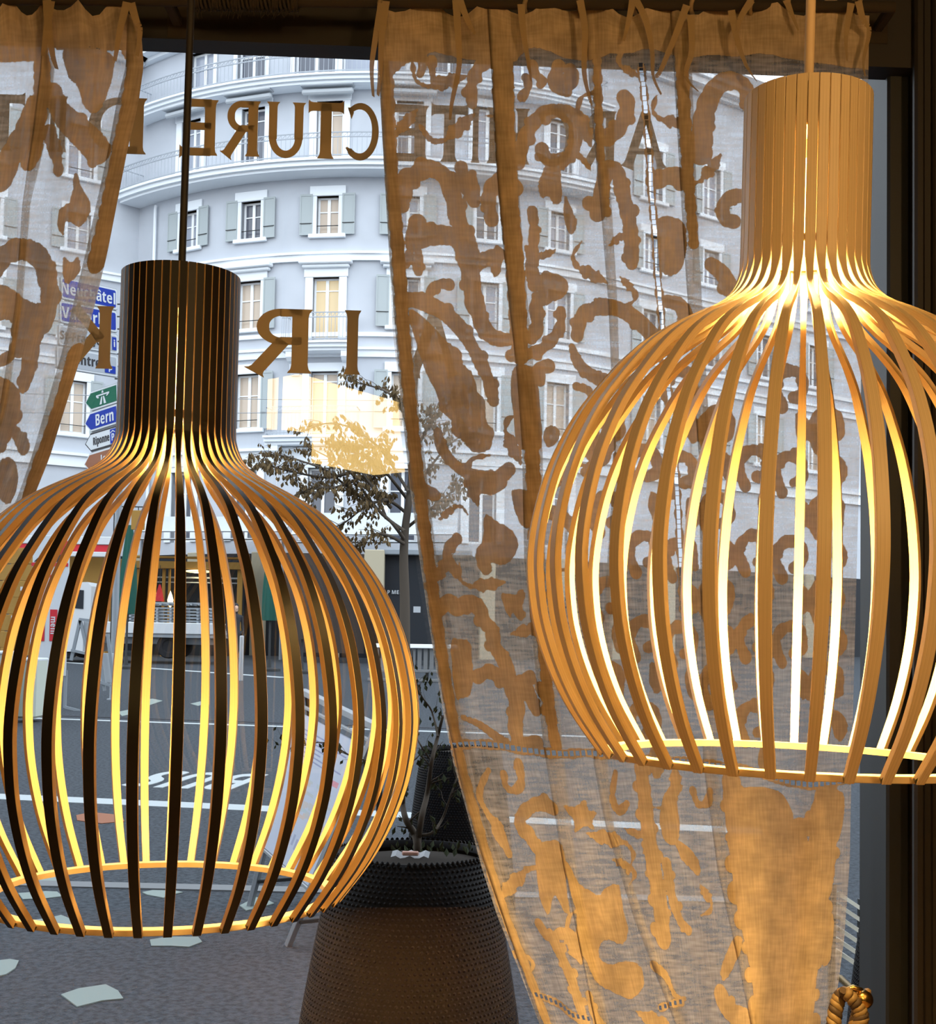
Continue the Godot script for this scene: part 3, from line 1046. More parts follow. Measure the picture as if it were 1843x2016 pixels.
	c.ladder([1056, 1958, 1078, 1966, 1100, 1976, 1130, 2000, 1160, 2006], 7.0, 10.5)
	c.ladder([1300, 1984, 1322, 1976, 1344, 1972], 7.0, 10.5)
	var rm := c.images(0.5)
	var hem := [[0, 742, 758], [200, 749, 771], [500, 766, 797], [800, 790, 824], [1100, 826, 860], [1300, 856, 890], [1600, 920, 946], [2016, 1062, 1088], [2200, 1130, 1160]]
	var p2 := [[0, 958, 1006], [104, 965, 1010], [312, 976, 1018], [480, 990, 1029], [740, 1018, 1052], [884, 1028, 1068], [1100, 1032, 1074], [1300, 1052, 1092], [1470, 1070, 1108], [1700, 1108, 1134], [2016, 1172, 1200], [2200, 1205, 1230]]
	var p4 := [[0, 1150, 1176], [200, 1162, 1184], [400, 1182, 1204], [600, 1198, 1216], [900, 1210, 1224], [1500, 1168, 1196], [1625, 1192, 1208], [1813, 1250, 1270], [2016, 1330, 1350], [2200, 1380, 1400]]
	var p6 := [[0, 1318, 1350], [130, 1326, 1362], [480, 1346, 1376], [900, 1370, 1400], [1512, 1248, 1268], [1738, 1290, 1312], [2016, 1366, 1384], [2200, 1420, 1440]]
	p6 = [[0, 1318, 1350], [130, 1326, 1362], [480, 1346, 1376], [900, 1376, 1400], [1500, 1384, 1412], [1720, 1414, 1440], [1870, 1448, 1470], [2016, 1478, 1496], [2200, 1520, 1540]]
	var t := thing("curtain", "sheer patterned curtain tied along the rod behind the pale birch lamp", "curtain", Vector3.ZERO, 0.0, "patterned sheer curtains")
	obj("cloth", curtain_mesh(c, [hem, p2, p4, p6], 1.84, 0.0, 2200.0, 120, 0.011), cloth_material(rm[0]), t)
	obj("woven_figure", curtain_mesh(c, [hem, p2, p4, p6], 1.8385, 0.0, 2200.0, 120, 0.011), cloth_material(rm[1], 0.22), t)
	M.tie = cloth_material(plain_cloth(), 0.22)
	# ribbon ties
	for q in [[752, 6, 742, 60, 732, 130, 735, 190], [760, 2, 752, 70, 748, 150, 744, 188], [898, 0, 902, 70, 904, 130, 890, 200, 886, 236], [905, 0, 925, 50, 936, 66], [1026, 8, 1030, 60, 1040, 120, 1046, 160], [1142, 0, 1152, 60, 1150, 140, 1160, 190, 1166, 208], [1246, 0, 1238, 40, 1228, 80], [1252, 0, 1272, 40, 1284, 100, 1286, 150, 1302, 186], [1352, 10, 1330, 70, 1300, 140, 1290, 150], [1360, 30, 1362, 100, 1350, 150, 1375, 180], [1440, 20, 1452, 80, 1470, 130, 1490, 160], [1480, 0, 1456, 40, 1450, 90], [1548, 0, 1560, 30, 1572, 60], [1690, 2, 1700, 40, 1712, 60, 1700, 120, 1704, 150], [1676, 6, 1666, 70, 1668, 120]]:
		var mb := MB.new()
		ribbon(mb, q, 0.011, 0.0055, 1.815, 0.9)
		obj("ribbon_tie", mb, M.tie, t)
	for q in [[752, 1], [900, 0], [1036, 2], [1144, 0], [1250, 0], [1362, 4], [1478, 4], [1550, 2], [1690, 4]]:
		var mb := MB.new()
		var rod := on_plane(q[0], 2.0, 1.84)
		var pts := []
		for k in 13:
			var a := TAU * k / 12.0
			pts.append(rod + Vector3(0.003 * sin(a * 2.0), 0.016 * cos(a) - 0.002, 0.016 * sin(a)))
		mb.tube(pts, [0.0035], 6, false)
		obj("tie_loop", mb, M.tie, t)

	var d := Cloth.new(480, 1024, L_LEFT, L_RIGHT, 1400.0)
	d.poly([-340, -20, 290, -20, 292, 110, 280, 128, 250, 120, 236, 96, 215, 100, 180, 92, 150, 90, 118, 98, 100, 88, 88, 100, 72, 118, 40, 120, 10, 122, -60, 112, -140, 120, -240, 110, -340, 116])
	d.stroke([272, 60, 268, 140, 258, 210, 240, 290, 222, 380, 205, 460], 15, 15, 255, false)
	d.stroke([200, 470, 190, 520], 14, 16)
	d.stroke([150, 700, 128, 780, 104, 850, 70, 940, 40, 1040], 18, 18, 255, false)
	d.poly([128, 92, 216, 104, 222, 150, 208, 192, 196, 216, 180, 222, 164, 204, 152, 168, 136, 150])
	d.stroke([102, 180, 120, 220, 150, 252, 176, 276, 196, 300], 13, 19)
	d.stroke([178, 280, 184, 322], 16, 5)
	d.poly([148, 340, 160, 366, 178, 404, 172, 428, 156, 446, 138, 436, 128, 440, 124, 462, 114, 444, 118, 412, 140, 392])
	d.stroke([78, 90, 84, 150, 76, 220, 66, 290, 56, 320], 11, 14)
	d.stroke([64, 200, 44, 260, 20, 310, 0, 350], 9, 22)
	d.stroke([96, 260, 110, 300, 116, 340], 12, 6)
	d.stroke([-10, 530, 12, 500, 44, 490, 76, 504, 92, 540, 98, 590, 88, 640], 16, 15)
	d.stroke([-20, 610, 20, 606, 66, 612, 90, 610], 20, 10)
	d.stroke([0, 580, 26, 588, 38, 600], 14, 10)
	d.stroke([40, 690, 34, 660, 36, 630], 11, 10)
	d.stroke([-10, 715, 20, 700, 40, 676], 9, 10)
	d.poly([124, 506, 140, 516, 154, 506, 158, 530, 144, 550, 128, 556])
	d.stroke([-20, 760, 10, 774, 24, 800, 10, 850, -16, 880], 16, 20)
	d.stroke([0, 820, 30, 850, 50, 884], 8, 10)
	d.stroke([62, 640, 60, 700, 48, 760], 20, 12)
	d.poly([10, 900, 30, 910, 36, 950, 20, 990, 0, 980, -10, 930])
	for k in 4:
		for j in 7:
			d.stroke([-290.0 + k * 80, 180 + j * 160, -320.0 + k * 80, 140 + j * 160, -280.0 + k * 80, 110 + j * 160, -260.0 + k * 80, 150 + j * 160], 12, 10)
	var lm := d.images(0.5)
	var hem2 := [[0, 252, 272], [130, 248, 283], [200, 230, 273], [300, 212, 250], [500, 168, 211], [700, 120, 160], [900, 62, 98], [980, 34, 66], [1100, -26, 10], [1400, -130, -90]]
	var f1 := [[0, 84, 112], [130, 80, 108], [250, 66, 96], [400, 44, 60], [600, 30, 44], [800, 0, 14], [1000, -60, -44], [1400, -180, -160]]
	var f2 := [[0, -60, -20], [200, -62, -30], [600, -80, -60], [1000, -140, -120], [1400, -230, -215]]
	var t2 := thing("curtain", "narrower sheer patterned curtain hanging at the left beyond the black lamp", "curtain", Vector3.ZERO, 0.0, "patterned sheer curtains")
	obj("cloth", curtain_mesh(d, [f2, f1, hem2], 1.84, 0.0, 1400.0, 80, 0.011), cloth_material(lm[0]), t2)
	obj("woven_figure", curtain_mesh(d, [f2, f1, hem2], 1.8385, 0.0, 1400.0, 80, 0.011), cloth_material(lm[1], 0.22), t2)
	for q in [[92, 0, 96, 60, 104, 110, 112, 136], [100, 2, 92, 60, 84, 110], [250, 4, 236, 60, 226, 120], [258, 6, 268, 40, 276, 60, 270, 110]]:
		var mb := MB.new()
		ribbon(mb, q, 0.012, 0.005, 1.815, 0.7)
		obj("ribbon_tie", mb, M.tie, t2)
	# knotted rope tie-back with a brass hook, low at the right
	var tb := thing("tieback", "thick twisted gold rope tieback looped over a round brass hook", "tieback", on_plane(1668, 1975, 1.80))
	var o := tb.position
	for s in 3:
		for st in 3:
			var mb := MB.new()
			var pts := []
			for k in 40:
				var f := k / 39.0
				var base := Vector3.ZERO
				if s == 0:
					base = on_plane(1640 + 40 * f - 8 * sin(f * PI), 2030 - 80 * sin(f * PI * 0.6), 1.795) - o
				elif s == 1:
					base = on_plane(1662 + 34 * sin(f * PI * 0.9), 1950 + 95 * f, 1.775) - o
				else:
					base = on_plane(1700 - 20 * f, 1952 + 90 * f, 1.785) - o
				var a := f * 22.0 + st * TAU / 3.0
				pts.append(base + Vector3(cos(a), 0.3 * sin(a), sin(a)) * 0.0055)
			mb.tube(pts, [0.0056], 7)
			obj("rope_strand", mb, M.rope_dark if st == 1 else M.rope, tb)
	var hk := MB.new()
	hk.lathe(Transform3D(Basis(Vector3.RIGHT, Vector3.BACK, Vector3.DOWN), on_plane(1695, 1963, 1.79) - o), [Vector2(0, 0.022), Vector2(0.008, 0.021), Vector2(0.0125, 0.016), Vector2(0.0135, 0.01), Vector2(0.011, 0.004), Vector2(0.005, 0.0), Vector2(0.005, -0.1), Vector2(0, -0.1)], 24)
	hk.tube([on_plane(1660, 1952, 1.785) - o, on_plane(1680, 1944, 1.775) - o, on_plane(1696, 1950, 1.78) - o], [0.004], 8)
	obj("brass_hook", hk, M.brass, tb)

func plain_cloth() -> Image:
	var im := Image.create(8, 8, false, Image.FORMAT_RGBA8)
	im.fill(Color8(168, 146, 112, 240))
	return im

# ------------------------------------------------------------------ the room and its window
func plane_pt(x: float, y: float, z0: float) -> Vector3:
	return Vector3(x, y, -z0 - 0.049 * x)

# a box that stands along the window wall: from x0 to x1, y0 to y1, and from depth za (room side) to zb (street side)
func wall_box(mb: MB, x0: float, x1: float, y0: float, y1: float, za: float, zb: float, bevel := 0.0) -> void:
	var mid := plane_pt((x0 + x1) * 0.5, (y0 + y1) * 0.5, (za + zb) * 0.5)
	var xd := Vector3(1, 0, -0.049).normalized()
	mb.box(Transform3D(Basis(xd, Vector3.UP, xd.cross(Vector3.UP)), mid), Vector3((x1 - x0) / xd.x, y1 - y0, zb - za), bevel)

func build_room() -> void:
	var zg := 1.99
	var x0 := -1.75
	var x1 := on_plane(1695, 1500, 2.05).x
	var y0 := 0.42
	var y1 := on_plane(500, 76, 2.24).y
	var yl := on_plane(500, 83, 1.90).y
	var w := MB.new()
	wall_box(w, -2.6, x0, 0, 3.1, 1.90, 2.24)
	wall_box(w, x1 + 0.036, 2.2, 0, 3.1, 1.90, 2.06)
	wall_box(w, x1 + 0.25, 2.2, 0, 3.1, 2.06, 2.24)
	wall_box(w, x0, x1 + 0.036, yl, 3.1, 1.90, 1.945)
	wall_box(w, x0, x1 + 0.036, y1 + 0.05, 3.1, 1.945, 2.24)
	wall_box(w, x0, x1 + 0.036, 0, y0, 1.90, 2.24)
	structure(obj("wall_front", w, M.dark_paint))
	w = MB.new()
	w.bx(Vector3(-2.7, 1.55, 0.8), Vector3(0.2, 3.1, 5.9))
	structure(obj("wall_left", w, M.wall_room))
	w = MB.new()
	w.bx(Vector3(2.3, 1.55, 0.8), Vector3(0.2, 3.1, 6.1))
	structure(obj("wall_right", w, M.wall_room))
	w = MB.new()
	w.bx(Vector3(-0.2, 1.55, 3.85), Vector3(5.2, 3.1, 0.2))
	structure(obj("wall_back", w, M.wall_room))
	w = MB.new()
	w.bx(Vector3(-0.2, -0.1, 0.8), Vector3(5.2, 0.2, 6.1))
	structure(obj("floor", w, M.floor_room))
	w = MB.new()
	w.bx(Vector3(-0.2, 3.2, 0.8), Vector3(5.2, 0.2, 6.1))
	structure(obj("ceiling", w, M.ceiling_room))
	w = MB.new()
	wall_box(w, x1 + 0.030, x1 + 0.046, 0, 3.1, 1.885, 1.90, 0.004)
	wall_box(w, x1 + 0.060, x1 + 0.068, 0, 3.1, 1.890, 1.90, 0.003)
	structure(obj("trim_1", w, M.dark_paint))

	# the storeys of the shop's own house over the window keep half the sky off the pavement
	w = MB.new()
	w.bx(Vector3(0, 9.7, 0.9), Vector3(30, 12.6, 6.0))
	w.bx(Vector3(-9.0, 1.7, 0.9), Vector3(12.0, 3.4, 6.0))
	w.bx(Vector3(8.8, 1.7, 0.9), Vector3(12.4, 3.4, 6.0))
	structure(obj("wall_outer", w, M.render))

	var win := Node3D.new()
	win.name = "window_1"
	add_child(win)
	structure(win)
	var f := MB.new()
	wall_box(f, x0, x1, y1, y1 + 0.05, 1.95, 2.05, 0.004)
	obj("frame_head", f, M.frame, win)
	f = MB.new()
	wall_box(f, x1, x1 + 0.036, y0, y1 + 0.05, 1.93, 2.05, 0.004)
	obj("frame_jamb", f, M.frame, win)
	f = MB.new()
	wall_box(f, x0 - 0.04, x0, y0, y1 + 0.05, 1.93, 2.05, 0.004)
	obj("frame_jamb", f, M.frame, win)
	f = MB.new()
	wall_box(f, x0, x1, y0, y0 + 0.05, 1.93, 2.05, 0.004)
	obj("frame_sill", f, M.frame, win)
	f = MB.new()
	f.quad(plane_pt(x0, y0 + 0.05, zg + 0.004), plane_pt(x1, y0 + 0.05, zg + 0.004), plane_pt(x1, y1, zg + 0.004), plane_pt(x0, y1, zg + 0.004))
	obj("pane", f, M.glass, win)
	lettering(win, [["T", -38, 50], ["N", 58, 112], ["I", 116, 134], ["D", 176, 287], ["E", 356, 428], ["R", 435, 511], ["U", 526, 599], ["T", 608, 678], ["C", 682, 747], ["E", 766, 842], ["T", 850, 922], ["I", 929, 946], ["H", 960, 1041], ["C", 1056, 1131], ["R", 1145, 1212], ["A", 1224, 1308]], [[0, 187], [280, 193], [430, 197], [600, 202.5], [840, 208], [1300, 222]], [[0, 296], [280, 303.5], [430, 306], [640, 312.5], [840, 317], [1300, 333]], zg)
	lettering(win, [["K", 128, 225], ["R", 483, 612], ["I", 679, 712], ["A", 800, 900]], [[0, 596], [210, 603], [600, 608.5], [710, 611.5], [900, 616]], [[0, 720], [210, 726], [550, 734], [700, 737.5], [900, 742]], zg)

	var rod := thing("curtain_rod", "dark metal curtain rod along the top of the window", "rod")
	var mb := MB.new()
	var a := on_plane(-420, -6, 1.835)
	var b := on_plane(1760, 14, 1.835)
	mb.tube([a, b], [0.008], 12)
	obj("bar", mb, M.jute, rod)
	for px in [330, 1756]:
		mb = MB.new()
		var p := on_plane(px, 2, 1.835)
		p.y = lerpf(a.y, b.y, (p.x - a.x) / (b.x - a.x))
		mb.bar(p, p + Vector3(0, 0.0, -0.07), 0.014, 0.014, Vector3.UP, 0.002)
		mb.bx(p + Vector3(0, 0, -0.066), Vector3(0.03, 0.05, 0.006), 0.001)
		obj("bracket", mb, M.jute, rod)
	var jf := thing("cord_coil", "dark frayed cord wound round the curtain rod above the black lamp", "cord", Vector3.ZERO)
	mb = MB.new()
	for k in 34:
		var p := on_plane(382 + k * 6.2, 0, 1.835)
		p.y = lerpf(a.y, b.y, (p.x - a.x) / (b.x - a.x))
		var pts := []
		for j in 11:
			var g := TAU * j / 10.0
			pts.append(p + Vector3(0.002 * sin(g + k), cos(g) * 0.0125, sin(g) * 0.0125))
		mb.tube(pts, [0.0024], 5, false)
	obj("winding", mb, M.jute, jf)
	mb = MB.new()
	rng.seed = 3
	for k in 60:
		var p := on_plane(384 + k * 3.5, 0, 1.835)
		p.y = lerpf(a.y, b.y, (p.x - a.x) / (b.x - a.x)) - 0.01
		var l := rng.randf_range(0.006, 0.02)
		mb.tube([p, p + Vector3(rng.randf_range(-0.002, 0.002), -l * 0.6, 0.004), p + Vector3(rng.randf_range(-0.006, 0.006), -l, 0.006)], [0.0009, 0.0007, 0.0003], 4, false)
	var fr := obj("fringe", mb, M.jute, jf)
	fr.set_meta("kind", "stuff")

	# behind the eye: the lamps of the shop, one of them a long paper lantern that the pane mirrors
	for q in [[1.0, 0.35, 2.42, "white glass globe ceiling pendant on the right side of the shop"], [-1.7, 0.9, 2.6, "white glass globe ceiling pendant on the left side of the shop"]]:
		var t := thing("globe_lamp", q[3], "lamp", Vector3(q[0], q[2], q[1]), 0.0, "globe lamps behind the viewer")
		mb = MB.new()
		var pr := []
		for k in 15:
			var g := PI * k / 14.0
			pr.append(Vector2(sin(g) * 0.09, -cos(g) * 0.09))
		mb.lathe(Transform3D.IDENTITY, pr, 28)
		obj("globe", mb, M.globe, t)
		mb = MB.new()
		mb.tube([Vector3(0, 0.085, 0), Vector3(0, 3.1 - q[2], 0)], [0.004], 8)
		obj("cord", mb, M.cord_black, t)
		var l := OmniLight3D.new()
		l.name = "globe_light"
		l.light_color = lin(1.0, 0.60, 0.24)
		l.light_energy = ROOM if q[0] < 0 else ROOM * 2.2
		l.light_size = 0.085
		l.omni_range = 12.0
		l.omni_attenuation = 2.0
		l.shadow_enabled = true
		t.add_child(l)
	for q in [[-0.9, 2.2, "black ceiling spotlight over the shop floor, left of two"], [0.6, 2.4, "black ceiling spotlight over the shop floor, right of two"]]:
		var t := thing("ceiling_spotlight", q[2], "lamp", Vector3(q[0], 3.1, q[1]), 0.0, "ceiling spotlights behind the viewer")
		mb = MB.new()
		mb.lathe(Transform3D.IDENTITY, [Vector2(0.0, -0.16), Vector2(0.05, -0.16), Vector2(0.055, -0.17), Vector2(0.06, -0.17), Vector2(0.06, -0.03), Vector2(0.02, 0.0), Vector2(0.0, 0.0)], 24, false)
		obj("can", mb, M.cord_black, t)
		mb = MB.new()
		mb.lathe(Transform3D.IDENTITY, [Vector2(0.0, -0.166), Vector2(0.045, -0.166), Vector2(0.045, -0.161), Vector2(0.0, -0.161)], 24, false)
		obj("lens", mb, M.globe, t)
		var l := SpotLight3D.new()
		l.name = "floor_spot"
		l.light_color = lin(1.0, 0.72, 0.42)
		l.light_energy = 14.0
		l.light_size = 0.04
		l.spot_range = 12.0
		l.spot_attenuation = 2.0
		l.spot_angle = 31.0
		l.spot_angle_attenuation = 0.6
		l.shadow_enabled = true
		t.add_child(l)
		l.position = Vector3(0, -0.18, 0)
		l.rotation.x = -PI / 2
	# the mirrored eye
	var nrm := Vector3(0.049, 0, 1).normalized()
	var mirror := func(px: float, py: float, dist: float) -> Vector3:
		var p := at(px, py, dist)
		var q0 := Vector3(0, 0, -zg)
		return p - nrm * 2.0 * nrm.dot(p - q0)
	var c0: Vector3 = mirror.call(590.0, 735.0, 6.0)
	var c1: Vector3 = mirror.call(527.0, 744.0, 6.15)
	var c2: Vector3 = mirror.call(800.0, 818.0, 6.75)
	var tl := thing("paper_lantern", "long rectangular paper lantern glowing warm under the shop ceiling", "lamp", Vector3(c0.x, c0.y, c0.z))
	mb = MB.new()
	var s1 := c1 - c0
	var s2 := c2 - c0
	s1.y = 0
	s2.y = 0
	var dn := Vector3(0, -0.36, 0)
	mb.quad(s1, Vector3.ZERO, dn, s1 + dn)
	mb.quad(Vector3.ZERO, s2, s2 + dn, dn)
	mb.quad(s2, s2 + s1, s2 + s1 + dn, s2 + dn)
	mb.quad(s2 + s1, s1, s1 + dn, s2 + s1 + dn)
	mb.quad(dn, s2 + dn, s1 + s2 + dn, s1 + dn)
	mb.quad(s1, s1 + s2, s2, Vector3.ZERO)
	obj("shade", mb, M.lantern, tl)
	mb = MB.new()
	mb.tube([(s1 + s2) * 0.5, (s1 + s2) * 0.5 + Vector3(0, 3.1 - c0.y, 0)], [0.004], 8)
	obj("cord", mb, M.cord_black, tl)

# ------------------------------------------------------------------ the rounded corner house across the square
const ARC_R := 14.0
const ARC_C := Vector2(-3.2, -59.0)
const ARC_A := -0.76           # where the left wing meets the round front
const ARC_B := 0.62
var wing_l := Vector2(-0.83, 0.56)
var wing_r := Vector2(0.0, 0.0)

# a place on the house front: s along it (arc metres from its middle), h over the eye, o out of the wall
func front(s: float, h: float, o := 0.0) -> Vector3:
	var fr := front_frame(s)
	return fr.origin + Vector3.UP * (lift(h) + EYE) + fr.basis.z * o

# heights were taken off level sight lines; this gives the true ones for a lens that looks a little upwards
func lift(h: float) -> float:
	return at(629.0, 1245.0 - h / 0.01776, 45.14).y - EYE

func front_frame(s: float) -> Transform3D:
	var a := s / ARC_R
	var p: Vector2
	var nn: Vector2
	if a < ARC_A:
		var e := ARC_C + Vector2(sin(ARC_A), cos(ARC_A)) * ARC_R
		var d := wing_l.normalized()
		p = e + d * (ARC_A - a) * ARC_R
		nn = Vector2(-d.y, d.x)
		if nn.y < 0:
			nn = -nn
	elif a > ARC_B:
		var e := ARC_C + Vector2(sin(ARC_B), cos(ARC_B)) * ARC_R
		var d := Vector2(cos(ARC_B), -sin(ARC_B))
		p = e + d * (a - ARC_B) * ARC_R
		nn = Vector2(sin(ARC_B), cos(ARC_B))
	else:
		nn = Vector2(sin(a), cos(a))
		p = ARC_C + nn * ARC_R
	var z := Vector3(nn.x, 0, nn.y)
	return Transform3D(Basis(Vector3.UP.cross(z), Vector3.UP, z), Vector3(p.x, 0, p.y))

func fbox(mb: MB, s: float, h0: float, h1: float, w: float, o0: float, o1: float, dx := 0.0, bevel := 0.0) -> void:
	var fr := front_frame(s)
	fr.origin += Vector3.UP * (EYE + (lift(h0) + lift(h1)) * 0.5) + fr.basis.z * (o0 + o1) * 0.5 + fr.basis.x * dx
	mb.box(fr, Vector3(w, lift(h1) - lift(h0), o1 - o0), bevel)

# a band that follows the front from s0 to s1
func fband(mb: MB, s0: float, s1: float, h0: float, h1: float, o0: float, o1: float, step := 0.7) -> void:
	var cnt := maxi(1, int(ceil((s1 - s0) / step)))
	for k in cnt:
		var a := lerpf(s0, s1, float(k) / cnt)
		var b := lerpf(s0, s1, float(k + 1) / cnt)
		mb.quad(front(a, h0, o1), front(b, h0, o1), front(b, h1, o1), front(a, h1, o1))
		mb.quad(front(a, h1, o1), front(b, h1, o1), front(b, h1, o0), front(a, h1, o0))
		mb.quad(front(a, h0, o0), front(b, h0, o0), front(b, h0, o1), front(a, h0, o1))
		if k == 0:
			mb.quad(front(a, h0, o0), front(a, h0, o1), front(a, h1, o1), front(a, h1, o0))
		if k == cnt - 1:
			mb.quad(front(b, h0, o1), front(b, h0, o0), front(b, h1, o0), front(b, h1, o1))

func fwall(mb: MB, s0: float, s1: float, h0: float, h1: float, holes: Array, deep := 0.28) -> void:
	var ss := [s0, s1]
	var hs := [h0, h1]
	for q in holes:
		for v in [q[0], q[1]]:
			if v > s0 and v < s1:
				ss.append(v)
		for v in [q[2], q[3]]:
			if v > h0 and v < h1:
				hs.append(v)
	var x := s0
	while x < s1:
		ss.append(x)
		x += 0.7
	ss.append(ARC_A * ARC_R)
	ss.append(ARC_B * ARC_R)
	ss = ss.filter(func(v): return v >= s0 and v <= s1)
	ss.sort()
	hs.sort()
	for i in ss.size() - 1:
		if ss[i + 1] - ss[i] < 1e-4:
			continue
		for j in hs.size() - 1:
			if hs[j + 1] - hs[j] < 1e-4:
				continue
			var ms: float = (ss[i] + ss[i + 1]) * 0.5
			var mh: float = (hs[j] + hs[j + 1]) * 0.5
			var open := false
			for q in holes:
				if ms > q[0] and ms < q[1] and mh > q[2] and mh < q[3]:
					open = true
			if not open:
				mb.quad(front(ss[i], hs[j]), front(ss[i + 1], hs[j]), front(ss[i + 1], hs[j + 1]), front(ss[i], hs[j + 1]))
	for q in holes:
		var A := front(q[0], q[2])
		var B := front(q[1], q[2])
		var C := front(q[1], q[3])
		var D := front(q[0], q[3])
		var fr := front_frame((q[0] + q[1]) * 0.5)
		var dd := -fr.basis.z * deep
		mb.quad(A, A + dd, B + dd, B)
		mb.quad(D + dd, D, C, C + dd)
		mb.quad(A, D, D + dd, A + dd)
		mb.quad(B + dd, C + dd, C, B)

func window_part(b: Node3D, s: float, w: float, h0: float, h1: float, pane: Material, leaves := 2, cross := 0.62) -> void:
	var f := MB.new()
	var fw := 0.07
	fbox(f, s, h0, h1, fw, -0.26, -0.19, -w * 0.5 + fw * 0.5)
	fbox(f, s, h0, h1, fw, -0.26, -0.19, w * 0.5 - fw * 0.5)
	fbox(f, s, h1 - fw, h1, w - 2 * fw, -0.26, -0.19)
	fbox(f, s, h0, h0 + fw * 1.3, w - 2 * fw, -0.26, -0.19)
	for k in leaves - 1:
		fbox(f, s, h0 + fw * 1.3, h1 - fw, 0.11, -0.255, -0.18, w * (float(k + 1) / leaves - 0.5))
	if cross > 0.0:
		var hc := lerpf(h0, h1, cross)
		fbox(f, s, hc - 0.02, hc + 0.02, w - 2 * fw, -0.255, -0.20)
	var wn := obj("window", f, M.white_wood, b)
	for k in leaves:
		var p := MB.new()
		var pw := w / leaves - 0.09
		fbox(p, s, h0 + 0.06, h1 - 0.05, pw, -0.25, -0.235, w * ((k + 0.5) / leaves - 0.5))
		obj("pane", p, pane, wn)

func surround(b: Node3D, s: float, w: float, h0: float, h1: float, tw: float, sill := true, head := 0.3) -> void:
	var t := MB.new()
	fbox(t, s, h0, h1, tw, 0.0, 0.06, -w * 0.5 - tw * 0.5, 0.01)
	fbox(t, s, h0, h1, tw, 0.0, 0.06, w * 0.5 + tw * 0.5, 0.01)
	fbox(t, s, h1, h1 + head, w + tw * 2.3, 0.0, 0.08, 0.0, 0.01)
	if sill:
		fbox(t, s, h0 - 0.14, h0, w + tw * 2.5, 0.0, 0.14, 0.0, 0.02)
	obj("surround", t, M.trim, b)

func shutter_pair(b: Node3D, s: float, w: float, h0: float, h1: float, sw: float) -> void:
	for sd in [-1.0, 1.0]:
		var m := MB.new()
		var dx: float = sd * (w * 0.5 + sw * 0.5 + 0.14)
		fbox(m, s, h0, h1, sw, 0.05, 0.085, dx, 0.008)
		for e in [-1.0, 1.0]:
			fbox(m, s, h0, h1, 0.05, 0.085, 0.10, dx + e * (sw * 0.5 - 0.025))
		fbox(m, s, h1 - 0.07, h1, sw - 0.1, 0.085, 0.10, dx)
		fbox(m, s, h0, h0 + 0.07, sw - 0.1, 0.085, 0.10, dx)
		var o := obj("shutter", m, M.shutter, b)
		var br := MB.new()
		var hb := lerpf(h0, h1, 0.28)
		fbox(br, s, hb - 0.012, hb + 0.012, sw * 0.95, 0.10, 0.112, dx)
		obj("shutter_bar", br, M.dark_metal, o)

func railing(b: Node3D, s0: float, s1: float, h0: float, h1: float, o: float, step := 0.16, ends := true) -> void:
	var m := MB.new()
	for hh in [h1 - 0.03, h1 - 0.19, h0 + 0.08]:
		fband(m, s0, s1, hh, hh + 0.035, o - 0.03, o, 0.7)
	var k := s0
	while k <= s1 + 0.001:
		m.bar(front(k, h0, o - 0.015), front(k, h1, o - 0.015), 0.016, 0.016)
		k += step
	k = s0
	while k < s1:
		m.bar(front(k, h1 - 0.19, o - 0.015), front(minf(k + step, s1), h1 - 0.03, o - 0.015), 0.012, 0.012)
		k += step
	if ends:
		for e in [s0, s1]:
			for hh in [h1 - 0.03, h0 + 0.08]:
				m.bar(front(e, hh, 0.0), front(e, hh, o), 0.03, 0.03)
			for g in [0.25, 0.5, 0.75]:
				m.bar(front(e, h0, o * g), front(e, h1, o * g), 0.016, 0.016)
	obj("railing", m, M.rail, b)

func balcony(b: Node3D, s0: float, s1: float, h: float, thick: float, o: float) -> void:
	var m := MB.new()
	fband(m, s0, s1, h - thick, h - thick * 0.35, 0.0, o)
	fband(m, s0, s1, h - thick * 0.35, h, 0.0, o + 0.10)
	fband(m, s0, s1, h - thick - 0.10, h - thick, 0.0, o * 0.86)
	obj("balcony_slab", m, M.trim, b)

